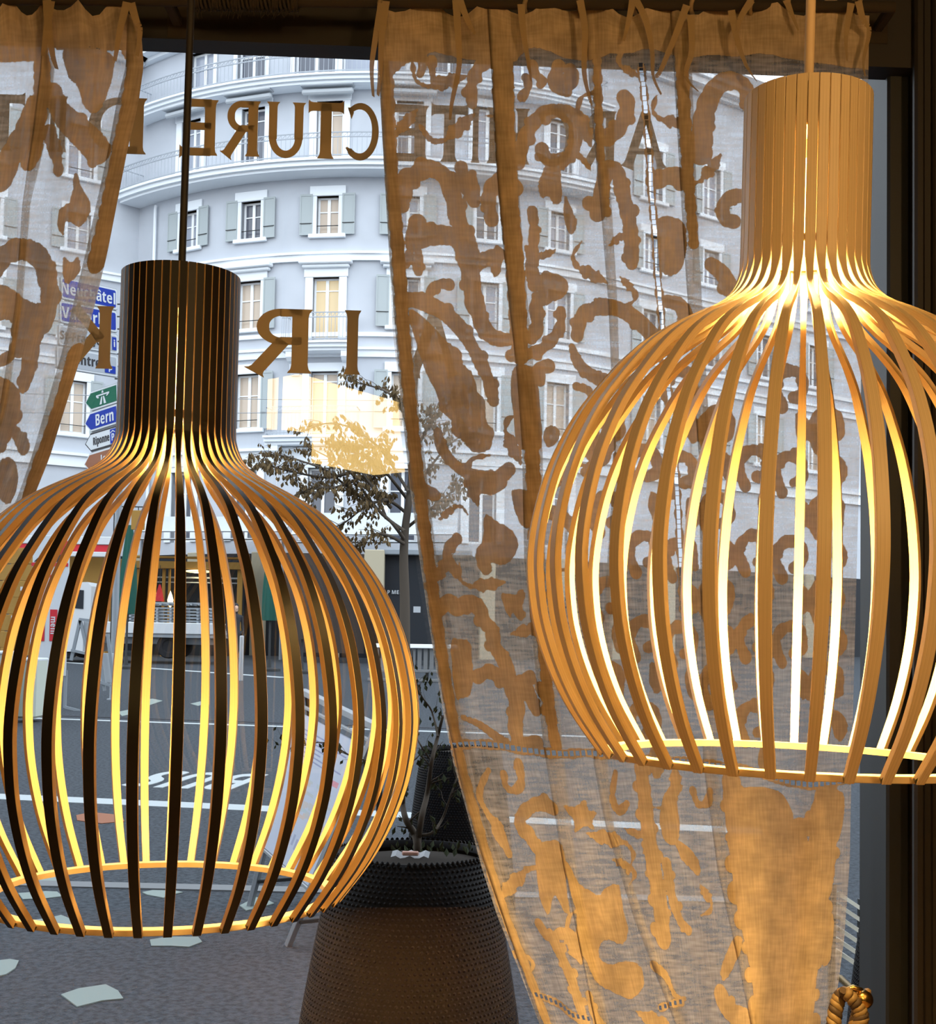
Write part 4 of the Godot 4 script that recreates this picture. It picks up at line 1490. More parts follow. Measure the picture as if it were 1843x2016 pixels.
func build_house() -> void:
	var b := thing("corner_house", "pale grey stucco corner house with a rounded front, curved balconies and green-grey shutters", "building", Vector3.ZERO)
	var B := []
	for k in 5:
		B.append((0.057 - 0.2043 * k) * ARC_R if k < 4 else 0.0)
	var bays := [(-0.551) * ARC_R, (-0.352) * ARC_R, (-0.1427) * ARC_R, 0.062 * ARC_R, 0.265 * ARC_R, 0.47 * ARC_R]
	var sl := ARC_A * ARC_R - 14.0
	var sr := ARC_B * ARC_R + 26.0
	var holes := []
	var list := []
	# [bay index, width, bottom, top, pane, kind]
	var panes := [M.pane_grey, M.pane_dark, M.pane_warm, M.pane_grey, M.pane_dark, M.pane_grey]
	for i in bays.size():
		list.append([bays[i], 0.80, 13.92, 15.26, panes[i], "shutter"])
		list.append([bays[i], 0.95, 16.25, 18.58, M.pane_warm if i == 2 else (M.pane_dark if i % 2 else M.pane_grey), "french"])
		list.append([bays[i], 0.95, 10.25 if i == 2 else 10.72, 12.42, M.pane_lit if i == 2 else panes[(i + 1) % 6], "door3" if i == 2 else "shutter"])
		list.append([bays[i], 0.95, 6.85 if i == 2 else 7.18, 9.12, M.pane_warm, "door2" if i == 2 else "shutter"])
		list.append([bays[i], 1.0, 3.2, 5.75, M.pane_dark, "ground"])
	for x in [-0.76 * ARC_R - 2.3, -0.76 * ARC_R - 5.6, -0.76 * ARC_R - 9.0, 0.62 * ARC_R + 2.4, 0.62 * ARC_R + 5.6, 0.62 * ARC_R + 8.8, 0.62 * ARC_R + 12.0]:
		list.append([x, 0.85, 13.92, 15.26, M.pane_grey, "shutter"])
		list.append([x, 0.95, 10.72, 12.42, M.pane_dark, "shutter"])
		list.append([x, 0.95, 7.18, 9.12, M.pane_warm, "shutter"])
		list.append([x, 0.95, 16.6, 18.5, M.pane_grey, "shutter"])
	# attic storey, set back a little in the way it is glazed
	var attic := [[-0.52 * ARC_R, 1.15, 19.3, 21.0, 2, M.pane_grey], [-0.352 * ARC_R - 0.15, 1.15, 19.3, 21.1, 2, M.pane_dark], [-0.185 * ARC_R, 1.5, 19.3, 21.2, 2, M.pane_dark], [-0.03 * ARC_R, 2.3, 19.3, 21.2, 2, M.pane_grey], [0.16 * ARC_R, 1.8, 19.3, 21.2, 2, M.pane_dark], [0.36 * ARC_R, 1.15, 19.3, 21.1, 2, M.pane_grey]]
	for q in list:
		holes.append([q[0] - q[1] * 0.5, q[0] + q[1] * 0.5, q[2], q[3]])
	for q in attic:
		holes.append([q[0] - q[1] * 0.5, q[0] + q[1] * 0.5, q[2], q[3]])
	var w := MB.new()
	fwall(w, sl, ARC_A * ARC_R, -2.6, 21.2, holes)
	fwall(w, ARC_A * ARC_R, ARC_B * ARC_R, -2.6, 21.3, holes)
	fwall(w, ARC_B * ARC_R, sr, -2.6, 21.3, holes)
	obj("wall", w, M.render, b)
	# a dark inside behind the openings
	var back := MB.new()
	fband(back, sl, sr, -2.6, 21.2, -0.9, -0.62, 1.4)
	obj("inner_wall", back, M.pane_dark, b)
	for q in list:
		var s: float = q[0]
		match q[5]:
			"shutter":
				surround(b, s, q[1], q[2], q[3], 0.22, true, 0.34)
				window_part(b, s, q[1], q[2], q[3], q[4])
				shutter_pair(b, s, q[1], q[2] - 0.03, q[3] + 0.06, 0.46)
				var g := MB.new()
				fbox(g, s, q[2] + 0.30, q[2] + 0.325, q[1] + 0.1, -0.05, -0.025)
				obj("window_bar", g, M.dark_metal, b)
			"french":
				surround(b, s, q[1], q[2], q[3], 0.27, false, 0.26)
				window_part(b, s, q[1], q[2], q[3], q[4], 2, 0.82)
			"door3":
				surround(b, s, q[1], q[2], q[3], 0.28, false, 0.34)
				window_part(b, s, q[1], q[2], q[3], q[4], 2, 0.8)
			"door2":
				surround(b, s, q[1] + 0.1, q[2], q[3], 0.26, false, 0.3)
				window_part(b, s, q[1] + 0.1, q[2], q[3], q[4], 2, 0.86)
			"ground":
				surround(b, s, q[1], q[2], q[3], 0.3, false, 0.2)
				window_part(b, s, q[1], q[2], q[3], q[4], 2, 0.7)
	for q in attic:
		surround(b, q[0], q[1], q[2], q[3], 0.16, false, 0.12)
		window_part(b, q[0], q[1], q[2], q[3], q[5], q[4], 0.66)
	# balconies that run round the front
	balcony(b, ARC_A * ARC_R, 0.6 * ARC_R, 16.24, 0.24, 1.0)
	railing(b, ARC_A * ARC_R + 0.2, 0.6 * ARC_R - 0.2, 16.24, 17.12, 1.0)
	balcony(b, -0.74 * ARC_R, 0.6 * ARC_R, 19.26, 0.2, 0.72)
	railing(b, -0.72 * ARC_R, 0.58 * ARC_R, 19.26, 20.1, 0.7)
	# small balconies on brackets
	for q in [[bays[2] - 0.1, 2.5, 10.02, 11.02], [bays[2] - 0.25, 3.2, 6.78, 7.8]]:
		balcony(b, q[0] - q[1] * 0.5, q[0] + q[1] * 0.5, q[2], 0.2, 0.8)
		railing(b, q[0] - q[1] * 0.5 + 0.05, q[0] + q[1] * 0.5 - 0.05, q[2], q[3], 0.78, 0.13)
		for e in [-1.0, 1.0]:
			var cb := MB.new()
			var cs: float = q[0] + e * (q[1] * 0.5 - 0.3)
			var prof := PackedVector2Array([Vector2(0, 0), Vector2(0.66, 0), Vector2(0.66, -0.2), Vector2(0.5, -0.32), Vector2(0.28, -0.36), Vector2(0.2, -0.62), Vector2(0.08, -0.74), Vector2(0, -0.74)])
			var fr := front_frame(cs)
			var tf := Transform3D(Basis(fr.basis.z, Vector3.UP, -fr.basis.x), fr.origin + Vector3.UP * (EYE + lift(q[2] - 0.3)))
			cb.prism(tf, prof, 0.3)
			obj("bracket", cb, M.trim, b)
	# string courses
	var st := MB.new()
	fband(st, sl, sr, 12.98, 13.2, 0.0, 0.12)
	fband(st, sl, sr, 13.2, 13.28, 0.0, 0.2)
	obj("string_course", st, M.trim, b)
	st = MB.new()
	fband(st, sl, sr, 9.62, 9.86, 0.0, 0.1)
	fband(st, sl, sr, 9.86, 9.95, 0.0, 0.18)
	fband(st, sl, sr, 10.34, 10.48, 0.0, 0.1)
	obj("string_course", st, M.trim, b)
	st = MB.new()
	fband(st, sl, sr, 5.95, 6.35, 0.0, 0.12)
	fband(st, sl, sr, 6.35, 6.45, 0.0, 0.25)
	obj("string_course", st, M.trim, b)
	st = MB.new()
	fband(st, sl, sr, 21.2, 21.34, 0.0, 0.25)
	fband(st, sl, sr, 21.34, 21.6, 0.0, 0.6)
	fband(st, sl, sr, 21.6, 21.75, 0.0, 0.75)
	obj("eaves_cornice", st, M.trim, b)
	st = MB.new()
	fband(st, sl, sr, 21.75, 22.3, -3.0, 0.6)
	obj("roof", st, M.roof, b)
	# hoods and folded sunblinds over the openings
	for i in 4:
		var hd := MB.new()
		fbox(hd, bays[i], 12.84, 13.0, 1.9, 0.0, 0.34, 0.0, 0.03)
		fbox(hd, bays[i], 12.72, 12.84, 1.7, 0.0, 0.22, 0.0, 0.03)
		obj("window_hood", hd, M.trim, b)
	for i in 4:
		var bl := MB.new()
		fbox(bl, bays[i], 18.92 - 0.02, 19.02 - 0.25 + 0.2, 1.9, 0.25, 0.62, 0.0, 0.02)
		fbox(bl, bays[i], 18.66, 18.84, 1.86, 0.30, 0.50, 0.0, 0.05)
		obj("sunblind", bl, M.awning, b)
	# rain pipe near the inner corner
	var dp := MB.new()
	dp.tube([front(-9.45, 15.75, 0.1), front(-9.45, 15.6, 0.12), front(-9.42, -2.0, 0.12)], [0.06], 10)
	obj("downpipe", dp, M.trim, b)
	# ground floor shopfront: fascia, piers, dark glazing
	var sh := MB.new()
	fband(sh, sl, sr, -2.4, 2.75, 0.02, 0.06)
	obj("shopfront", sh, M.shop_dark, b)
	sh = MB.new()
	for k in 12:
		fbox(sh, -9.6 + k * 2.7, -2.4, 2.8, 0.55, 0.0, 0.22, 0.0, 0.02)
	obj("shop_pier", sh, M.beige, b)

# ------------------------------------------------------------------ the square
# an upright box that fills a rectangle of the photograph at a given distance
func pbox(mb: MB, x0: float, y0: float, x1: float, y1: float, z: float, depth: float, bevel := 0.0, o := Vector3.ZERO, turn := 0.0) -> void:
	var c := at((x0 + x1) * 0.5, (y0 + y1) * 0.5, z)
	mb.box(Transform3D(Basis(Vector3.UP, turn), c - o), Vector3((x1 - x0) * z / FOCAL, (y1 - y0) * z / FOCAL, depth), bevel)

func pbar(mb: MB, x0: float, y0: float, z0: float, x1: float, y1: float, z1: float, w: float, d: float, o := Vector3.ZERO) -> void:
	mb.bar(at(x0, y0, z0) - o, at(x1, y1, z1) - o, w, d, Vector3.BACK)

func ground_strip(called: String, label: String, cat: String, x0: float, y0: float, x1: float, y1: float, w: float, m: Material, lift := 0.004) -> void:
	var a := on_street(x0, y0)
	var b := on_street(x1, y1)
	var mb := MB.new()
	var o := (a + b) * 0.5
	var d := (b - a).normalized()
	var up := Vector3(0, 1, SLOPE).normalized()
	var sd := d.cross(up).normalized()
	mb.box(Transform3D(Basis(d, up, sd), Vector3.UP * lift * 0.5), Vector3(a.distance_to(b), lift, w))
	var n := obj(called, mb, m)
	n.position = o
	tag(n, label, cat)

func patch(label: String, p: Array, m: Material, group: String) -> void:
	var mb := MB.new()
	var pts := PackedVector2Array()
	var o := on_street(p[0], p[1])
	for i in range(0, p.size(), 2):
		var q := on_street(p[i], p[i + 1]) - o
		pts.append(Vector2(q.x, q.z))
	var tf := Transform3D(Basis(Vector3(1, 0, 0), Vector3(0, -SLOPE, 1).normalized(), Vector3(0, -1, -SLOPE).normalized()), Vector3(0, 0.003, 0))
	mb.prism(tf, pts, 0.005)
	var n := obj("paint_patch", mb, m)
	n.position = o
	tag(n, label, "road marking", group)

func text_mesh(s: String, px_height: float, face := "Droid Sans", bold := true, depth := 0.004) -> TextMesh:
	var t := TextMesh.new()
	var f := SystemFont.new()
	f.font_names = PackedStringArray([face])
	f.font_weight = 700 if bold else 400
	t.font = f
	t.text = s
	t.font_size = 48
	t.pixel_size = px_height / 48.0
	t.depth = depth
	return t

func build_street() -> void:
	var up := Vector3(0, 1, SLOPE).normalized()
	var mb := MB.new()
	var zc := -42.0
	mb.box(Transform3D(Basis(Vector3.RIGHT, up, Vector3.RIGHT.cross(up)), Vector3(0, street_y(zc), zc) - up * 0.1), Vector3(120, 0.2, 79.4))
	structure(obj("street", mb, M.asphalt))
	ground_strip("road_line", "wide white road line crossing the near carriageway behind the black lamp", "road marking", -300, 1555, 1500, 1637, 0.28, M.paint)
	ground_strip("road_line", "thin white road line further off, just below the dark kerb joint", "road marking", -300, 1402, 1500, 1462, 0.16, M.paint)
	ground_strip("road_joint", "dark straight asphalt joint above the thin white road line", "road joint", -300, 1396, 1500, 1455, 0.07, M.sign_black, 0.006)
	ground_strip("road_line", "pale edge line of the road in front of the flatbed truck", "road marking", 40, 1298, 560, 1334, 0.30, M.paint)
	ground_strip("gutter_strip", "grey concrete gutter strip running across the asphalt near the shop", "gutter", -300, 1732, 1500, 1775, 0.14, M.concrete, 0.008)
	var tm := text_mesh("BUS", 1.0, "Droid Sans", true, 0.006)
	var bus := MeshInstance3D.new()
	bus.mesh = tm
	bus.material_override = M.paint
	bus.name = "road_lettering"
	add_child(bus)
	var a := on_street(288, 1532)
	var b := on_street(496, 1540)
	var ab := tm.get_aabb().size
	var sx := a.distance_to(b) / ab.x
	var sy := 1.15 / ab.y
	var d := (b - a).normalized()
	bus.transform = Transform3D(Basis(-d * sx, (d.cross(up)).normalized() * sy, up), (a + b) * 0.5 + up * 0.004)
	tag(bus, "white painted bus lane lettering on the road, upside down from the shop", "road marking")
	patch("largest pale paint remnant on the asphalt, lowest in the picture", [120, 1960, 155, 1948, 208, 1940, 232, 1952, 243, 1968, 200, 1972, 152, 1984], M.paint_old, "")
	patch("half seen pale paint remnant at the left edge of the picture", [-30, 1896, 20, 1890, 37, 1893, 30, 1908, 12, 1920, -30, 1930], M.paint_old, "")
	patch("pale paint remnant under the front of the black lamp hoop", [60, 1814, 100, 1808, 120, 1803, 140, 1811, 142, 1822, 125, 1828, 80, 1822], M.paint_old, "")
	patch("pale paint remnant beside the gutter strip at the left", [36, 1760, 90, 1756, 112, 1757, 124, 1766, 90, 1770, 45, 1772], M.paint_old, "")
	patch("pale paint remnant below the gutter strip behind the middle slats", [280, 1758, 300, 1754, 345, 1755, 360, 1758, 336, 1763, 322, 1769, 290, 1763], M.paint_old, "")
	patch("pale paint remnant just above the gutter strip", [66, 1728, 88, 1722, 118, 1720, 132, 1730, 100, 1740, 80, 1742], M.paint_old, "")
	patch("pale paint remnant with rusty streaks below the lamp hoop", [295, 1852, 330, 1846, 390, 1846, 398, 1856, 372, 1866, 338, 1864, 298, 1864], M.paint_old, "")
	patch("pale paint remnant under the foot of the poster board", [472, 1784, 505, 1768, 530, 1775, 540, 1780, 520, 1786, 485, 1794], M.paint_old, "")
	patch("rusty stained paint remnant behind the left slats on the road", [150, 1606, 180, 1600, 240, 1606, 245, 1618, 200, 1622, 152, 1616], M.sign_brown, "")
	patch("far pale dash of paint in the middle of the road, left one", [262, 1382, 300, 1376, 320, 1380, 290, 1390], M.paint_old, "")
	patch("far pale dash of paint in the middle of the road, right one", [375, 1386, 400, 1380, 412, 1384, 390, 1390], M.paint_old, "")
	patch("far pale dash of paint left of the lamppost foot", [232, 1402, 262, 1396, 270, 1404, 240, 1410], M.paint_old, "")

func stud_mesh() -> ArrayMesh:
	var m := MB.new()
	m.lathe(Transform3D(Basis(Vector3.RIGHT, Vector3.BACK, Vector3.DOWN), Vector3.ZERO), [Vector2(0.0046, 0.0), Vector2(0.0036, 0.003), Vector2(0.0, 0.0042)], 6)
	return m.mesh()

func planter(label: String, c: Vector3, H: float, r_top: float, r_bot: float, sm: ArrayMesh) -> Node3D:
	var t := thing("planter", label, "planter", c, 0.0, "black dimpled planters")
	var m := MB.new()
	var prof := []
	for k in 9:
		var f := k / 8.0
		prof.append(Vector2(lerpf(r_bot, r_top, f) + 0.03 * sin(f * PI) * (r_bot - r_top) * 4.0, f * H))
	var outer := prof.duplicate()
	outer.append(Vector2(r_top - 0.006, H))
	outer.append(Vector2(r_top - 0.008, H - 0.02))
	m.lathe(Transform3D.IDENTITY, outer, 48)
	obj("wrap", m, M.rubber, t)
	m = MB.new()
	m.lathe(Transform3D.IDENTITY, [Vector2(r_top - 0.006, H - 0.03), Vector2(r_top * 0.6, H - 0.018), Vector2(0, H - 0.012)], 32)
	obj("soil", m, M.soil, t)
	var xs: Array[Transform3D] = []
	var pitch := 0.0150
	var rows := int(H / (pitch * 0.87))
	for j in rows:
		var y := (j + 0.5) * pitch * 0.87
		var f := y / H
		var r: float = lerpf(r_bot, r_top, f) + 0.03 * sin(f * PI) * (r_bot - r_top) * 4.0
		var cnt := int(TAU * r / pitch)
		for k in cnt:
			var g := TAU * (k + 0.5 * (j % 2)) / cnt
			var z := Vector3(sin(g), 0, cos(g))
			xs.append(Transform3D(Basis(Vector3.UP.cross(z), Vector3.UP, z), Vector3(z.x * r, y, z.z * r)))
	# the cut upper edge shows a row of half dimples
	for k in int(TAU * r_top / pitch):
		var g := TAU * k * pitch / (TAU * r_top)
		var z := Vector3(sin(g), 0, cos(g))
		xs.append(Transform3D(Basis(Vector3.UP.cross(z), Vector3.UP, z).scaled(Vector3(1.2, 1.6, 1.2)), Vector3(z.x * r_top, H, z.z * r_top)))
	var mm := MultiMesh.new()
	mm.transform_format = MultiMesh.TRANSFORM_3D
	mm.mesh = sm
	mm.instance_count = xs.size()
	for k in xs.size():
		mm.set_instance_transform(k, xs[k])
	var mi := MultiMeshInstance3D.new()
	mi.multimesh = mm
	mi.material_override = M.dimple
	mi.name = "dimples"
	mi.set_meta("kind", "stuff")
	t.add_child(mi)
	return t

# twigs that branch from a limb given as points, with pods or leaves hung on them
func twigs(mb: MB, base: Array, r: float, n: int, length: float, drop: float, pods: Array) -> void:
	for k in n:
		var f := rng.randf_range(0.2, 1.0)
		var i := mini(int(f * (base.size() - 1)), base.size() - 2)
		var p: Vector3 = (base[i] as Vector3).lerp(base[i + 1], f * (base.size() - 1) - i)
		var dir: Vector3 = ((base[i + 1] as Vector3) - (base[i] as Vector3)).normalized()
		dir = (dir + Vector3(rng.randf_range(-1, 1), rng.randf_range(-0.5, 1.0), rng.randf_range(-1, 1)) * 0.9).normalized()
		var pts := [p]
		var q := p
		for s in 3:
			q += dir * length / 3.0 * rng.randf_range(0.7, 1.2)
			dir = (dir + Vector3(rng.randf_range(-0.4, 0.4), -drop * 0.3, rng.randf_range(-0.4, 0.4))).normalized()
			pts.append(q)
			for e in 3:
				pods.append(q + Vector3(rng.randf_range(-0.1, 0.1), rng.randf_range(-0.08, 0.02), rng.randf_range(-0.1, 0.1)) * length)
		mb.tube(pts, [r, r * 0.8, r * 0.6, r * 0.35], 4, false)

func pod_cloud(parent: Node3D, called: String, pods: Array, mesh: Mesh, m: Material, o: Vector3, s0: float, s1: float) -> void:
	var mm := MultiMesh.new()
	mm.transform_format = MultiMesh.TRANSFORM_3D
	mm.mesh = mesh
	mm.instance_count = pods.size()
	for k in pods.size():
		var s := rng.randf_range(s0, s1)
		var bs := Basis.from_euler(Vector3(rng.randf_range(-0.6, 0.6), rng.randf_range(0, TAU), rng.randf_range(-0.6, 0.6))).scaled(Vector3.ONE * s)
		mm.set_instance_transform(k, Transform3D(bs, pods[k] - o))
	var mi := MultiMeshInstance3D.new()
	mi.multimesh = mm
	mi.material_override = m
	mi.name = called
	mi.set_meta("kind", "stuff")
	parent.add_child(mi)

func leaf_mesh(l: float, w: float) -> ArrayMesh:
	var m := MB.new()
	for s in 2:
		var x := Vector3(1, 0, 0.5) if s == 0 else Vector3(-0.4, 0, 1)
		x = x.normalized() * w * 0.5
		m.quad(Vector3.ZERO, x + Vector3(0, -l * 0.55, 0), Vector3(0, -l, 0), -x + Vector3(0, -l * 0.55, 0))
	return m.mesh()

func build_planters_and_tree() -> void:
	var sm := stud_mesh()
	var z1 := 3.6
	var c1 := at(812, 1690, z1)
	c1.y = street_y(-z1)
	var p1 := planter("black dimpled plastic planter with bare shrub, nearest behind the left curtain edge", c1, 0.94, 0.212, 0.352, sm)
	var z2 := 6.9
	var c2 := at(908, 1500, z2)
	c2.y = street_y(-z2)
	planter("black dimpled plastic planter standing further out behind the shrub", c2, 0.88, 0.21, 0.30, sm)
	var z3 := 4.0
	var c3 := at(1866, 1800, z3)
	c3.y = street_y(-z3)
	planter("black dimpled plastic planter glimpsed beside the dark window jamb", c3, 0.76, 0.24, 0.32, sm)
	# scrap of paper on the soil
	var sc := thing("paper_scrap", "crumpled white and pink paper scrap lying on the planter soil", "litter", at(808, 1688, z1 - 0.15))
	var m := MB.new()
	for k in 8:
		var f := k / 8.0
		var a := Vector3(-0.052 + 0.1 * f, 0.004 * sin(k * 2.0), 0)
		var b := Vector3(-0.052 + 0.1 * (f + 0.125), 0.004 * sin((k + 1) * 2.0), 0)
		m.quad(a, b, b + Vector3(0.004, 0.014, -0.012), a + Vector3(0.004, 0.014, -0.012))
		m.quad(a + Vector3(0.004, 0.014, -0.012), b + Vector3(0.004, 0.014, -0.012), b + Vector3(0, 0.008, -0.03), a + Vector3(0, 0.008, -0.03))
	obj("sheet", m, M.sign_white, sc)
	m = MB.new()
	m.bx(Vector3(0.0, 0.011, 0.003), Vector3(0.045, 0.012, 0.008), 0.003)
	obj("stain", m, M.pinkish, sc)
	# the bare shrub
	rng.seed = 17
	var sh := thing("shrub", "bare twisted shrub with few small leaves growing in the near planter", "shrub", at(822, 1690, z1))
	var o := sh.position
	m = MB.new()
	var pods := []
	var stems := [[822, 1690, 822, 1660, 815, 1640, 800, 1615, 793, 1580, 797, 1540, 806, 1500], [822, 1665, 830, 1610, 842, 1560, 850, 1500, 862, 1450, 872, 1410], [818, 1645, 850, 1640, 872, 1610, 886, 1570, 900, 1530], [820, 1690, 815, 1730, 818, 1770, 812, 1800], [806, 1500, 800, 1440, 810, 1390, 822, 1340], [862, 1450, 850, 1400, 830, 1370, 815, 1330, 812, 1280], [797, 1540, 770, 1510, 730, 1500, 690, 1488, 650, 1470], [690, 1488, 640, 1462, 590, 1470, 560, 1476], [850, 1500, 830, 1470, 812, 1440, 795, 1430], [812, 1800, 850, 1840, 905, 1890]]
	for i in stems.size():
		var s: Array = stems[i]
		var q := []
		for k in range(0, s.size(), 2):
			q.append(at(s[k], s[k + 1], z1 + 0.04 * sin(k * 1.7 + i)) - o)
		q = smooth_path(q, 4)
		var r0: float = [0.013, 0.010, 0.005, 0.002, 0.004, 0.003, 0.003, 0.002, 0.003, 0.001][i]
		var rr := []
		for k in q.size():
			rr.append(lerpf(r0, r0 * 0.35, float(k) / q.size()))
		m.tube(q, rr, 7)
		twigs(m, q, r0 * 0.25, 7 if i != 3 and i < 9 else 2, 0.075, 0.1, pods)
	obj("branches", m, M.bark, sh)
	for k in 26:
		pods.append(at(770 + k * 6.4, 1676 + 8 * sin(k * 2.3), z1 + 0.12 * sin(k * 1.1)) - o + Vector3(0, 0.02, 0))
	var keep := []
	for k in pods.size():
		if k % 3 == 0 or k > pods.size() - 27:
			keep.append(pods[k] + o)
	pod_cloud(sh, "leaves", keep, leaf_mesh(0.022, 0.012), M.leaf, o, 0.6, 1.3)
	# the tree with last year's pods
	rng.seed = 29
	var zt := 25.0
	var tr := thing("tree", "winter tree with dark trunk and hanging dry brown seed pods", "tree", on_street(797, 1359))
	o = tr.position
	m = MB.new()
	pods = []
	var tp := []
	for s in [[797, 1365], [797, 1270], [797, 1180], [795, 1100], [798, 1040], [806, 980], [812, 900], [816, 800], [822, 700]]:
		tp.append(at(s[0], s[1], zt) - o)
	tp = smooth_path(tp, 4)
	var rr := []
	for k in tp.size():
		rr.append(lerpf(0.115, 0.03, pow(float(k) / tp.size(), 1.2)))
	m.tube(tp, rr, 10)
	obj("trunk", m, M.bark, tr)
	var br := MB.new()
	for s in [[795, 1060, 765, 1022, 720, 985, 680, 955, 640, 925, 600, 910, 560, 898, 510, 892], [797, 1046, 752, 1012, 712, 962, 688, 928, 650, 902, 606, 880], [804, 968, 776, 922, 750, 886, 716, 856, 680, 838, 640, 834, 588, 852], [800, 1010, 762, 985, 716, 1000, 680, 1028, 640, 1046], [812, 884, 792, 806, 768, 776, 744, 764, 700, 752], [795, 1070, 756, 1052, 720, 1062, 688, 1084], [806, 990, 840, 930, 880, 880, 920, 850], [800, 1040, 850, 1000, 900, 960], [812, 900, 850, 830, 890, 790], [700, 945, 660, 960, 620, 960, 580, 975], [740, 880, 700, 880, 660, 872], [760, 1020, 740, 960, 735, 910], [690, 930, 640, 940, 560, 925, 515, 912], [770, 1000, 720, 940, 700, 900], [800, 980, 760, 930, 730, 900, 690, 890]]:
		var q := []
		for k in range(0, s.size(), 2):
			q.append(at(s[k], s[k + 1], zt + 0.5 * sin(k * 0.9 + s[0])) - o)
		q = smooth_path(q, 4)
		rr = []
		for k in q.size():
			rr.append(lerpf(0.036, 0.010, float(k) / q.size()))
		br.tube(q, rr, 6)
		twigs(br, q, 0.0075, 24, 0.46, 0.5, pods)
	obj("branches", br, M.bark, tr)
	for k in pods.size():
		pods[k] += o
	pod_cloud(tr, "seed_pods", pods, leaf_mesh(0.12, 0.055), M.pod, o, 0.6, 1.3)

func arrow_sign(label: String, x0: float, y0: float, x1: float, y1: float, hgt: float, zl: float, zr: float, face: Material, rim: Material, words: Array, group: String, arrow: bool) -> void:
	var a := at(x0, y0, zl)
	var b := at(x1, y1, zr)
	var o := (a + b) * 0.5
	var t := thing("direction_sign", label, "sign", o, 0.0, group)
	var dx := (b - a)
	var L := dx.length()
	dx = dx.normalized()
	var zz := dx.cross(Vector3.UP).normalized()
	var tf := Transform3D(Basis(dx, zz.cross(dx).normalized(), zz), Vector3.ZERO)
	var sh := func(inset: float) -> PackedVector2Array:
		var h := hgt * 0.5 - inset
		var l := L * 0.5 - inset
		if arrow:
			return PackedVector2Array([Vector2(-l, 0), Vector2(-l + h * 1.05, -h), Vector2(l, -h), Vector2(l, h), Vector2(-l + h * 1.05, h)])
		return PackedVector2Array([Vector2(-l + 0.02, -h), Vector2(l - 0.02, -h), Vector2(l, -h + 0.02), Vector2(l, h - 0.02), Vector2(l - 0.02, h), Vector2(-l + 0.02, h), Vector2(-l, h - 0.02), Vector2(-l, -h + 0.02)])
	var m := MB.new()
	m.prism(tf.translated_local(Vector3(0, 0, -0.02)), sh.call(-0.012), 0.03)
	obj("back_plate", m, M.galv, t)
	m = MB.new()
	m.prism(tf, sh.call(0.0), 0.012)
	obj("rim", m, rim, t)
	m = MB.new()
	m.prism(tf.translated_local(Vector3(0, 0, 0.006)), sh.call(0.03), 0.008)
	obj("face", m, face, t)
	for w in words:
		if w[0] is String:
			var tm := text_mesh(w[0], w[3] * hgt, "Droid Sans", true, 0.006)
			var n := MeshInstance3D.new()
			n.mesh = tm
			n.material_override = w[4]
			n.name = "lettering"
			n.set_meta("nm", "lettering")
			var wd := tm.get_aabb().size.x
			var want: float = w[5]
			n.transform = tf.translated_local(Vector3(w[1] * L, w[2] * hgt, 0.014)) * Transform3D(Basis.IDENTITY.scaled(Vector3(want / wd, 1, 1)), Vector3.ZERO)
			t.add_child(n, true)
		else:
			m = MB.new()
			for r in w[1]:
				var pl := PackedVector2Array()
				for k in range(0, r.size(), 2):
					pl.append(Vector2(r[k] * L, r[k + 1] * hgt))
				m.prism(tf.translated_local(Vector3(0, 0, 0.013 + w[2])), pl, 0.005)
			obj("symbol", m, w[0], t)

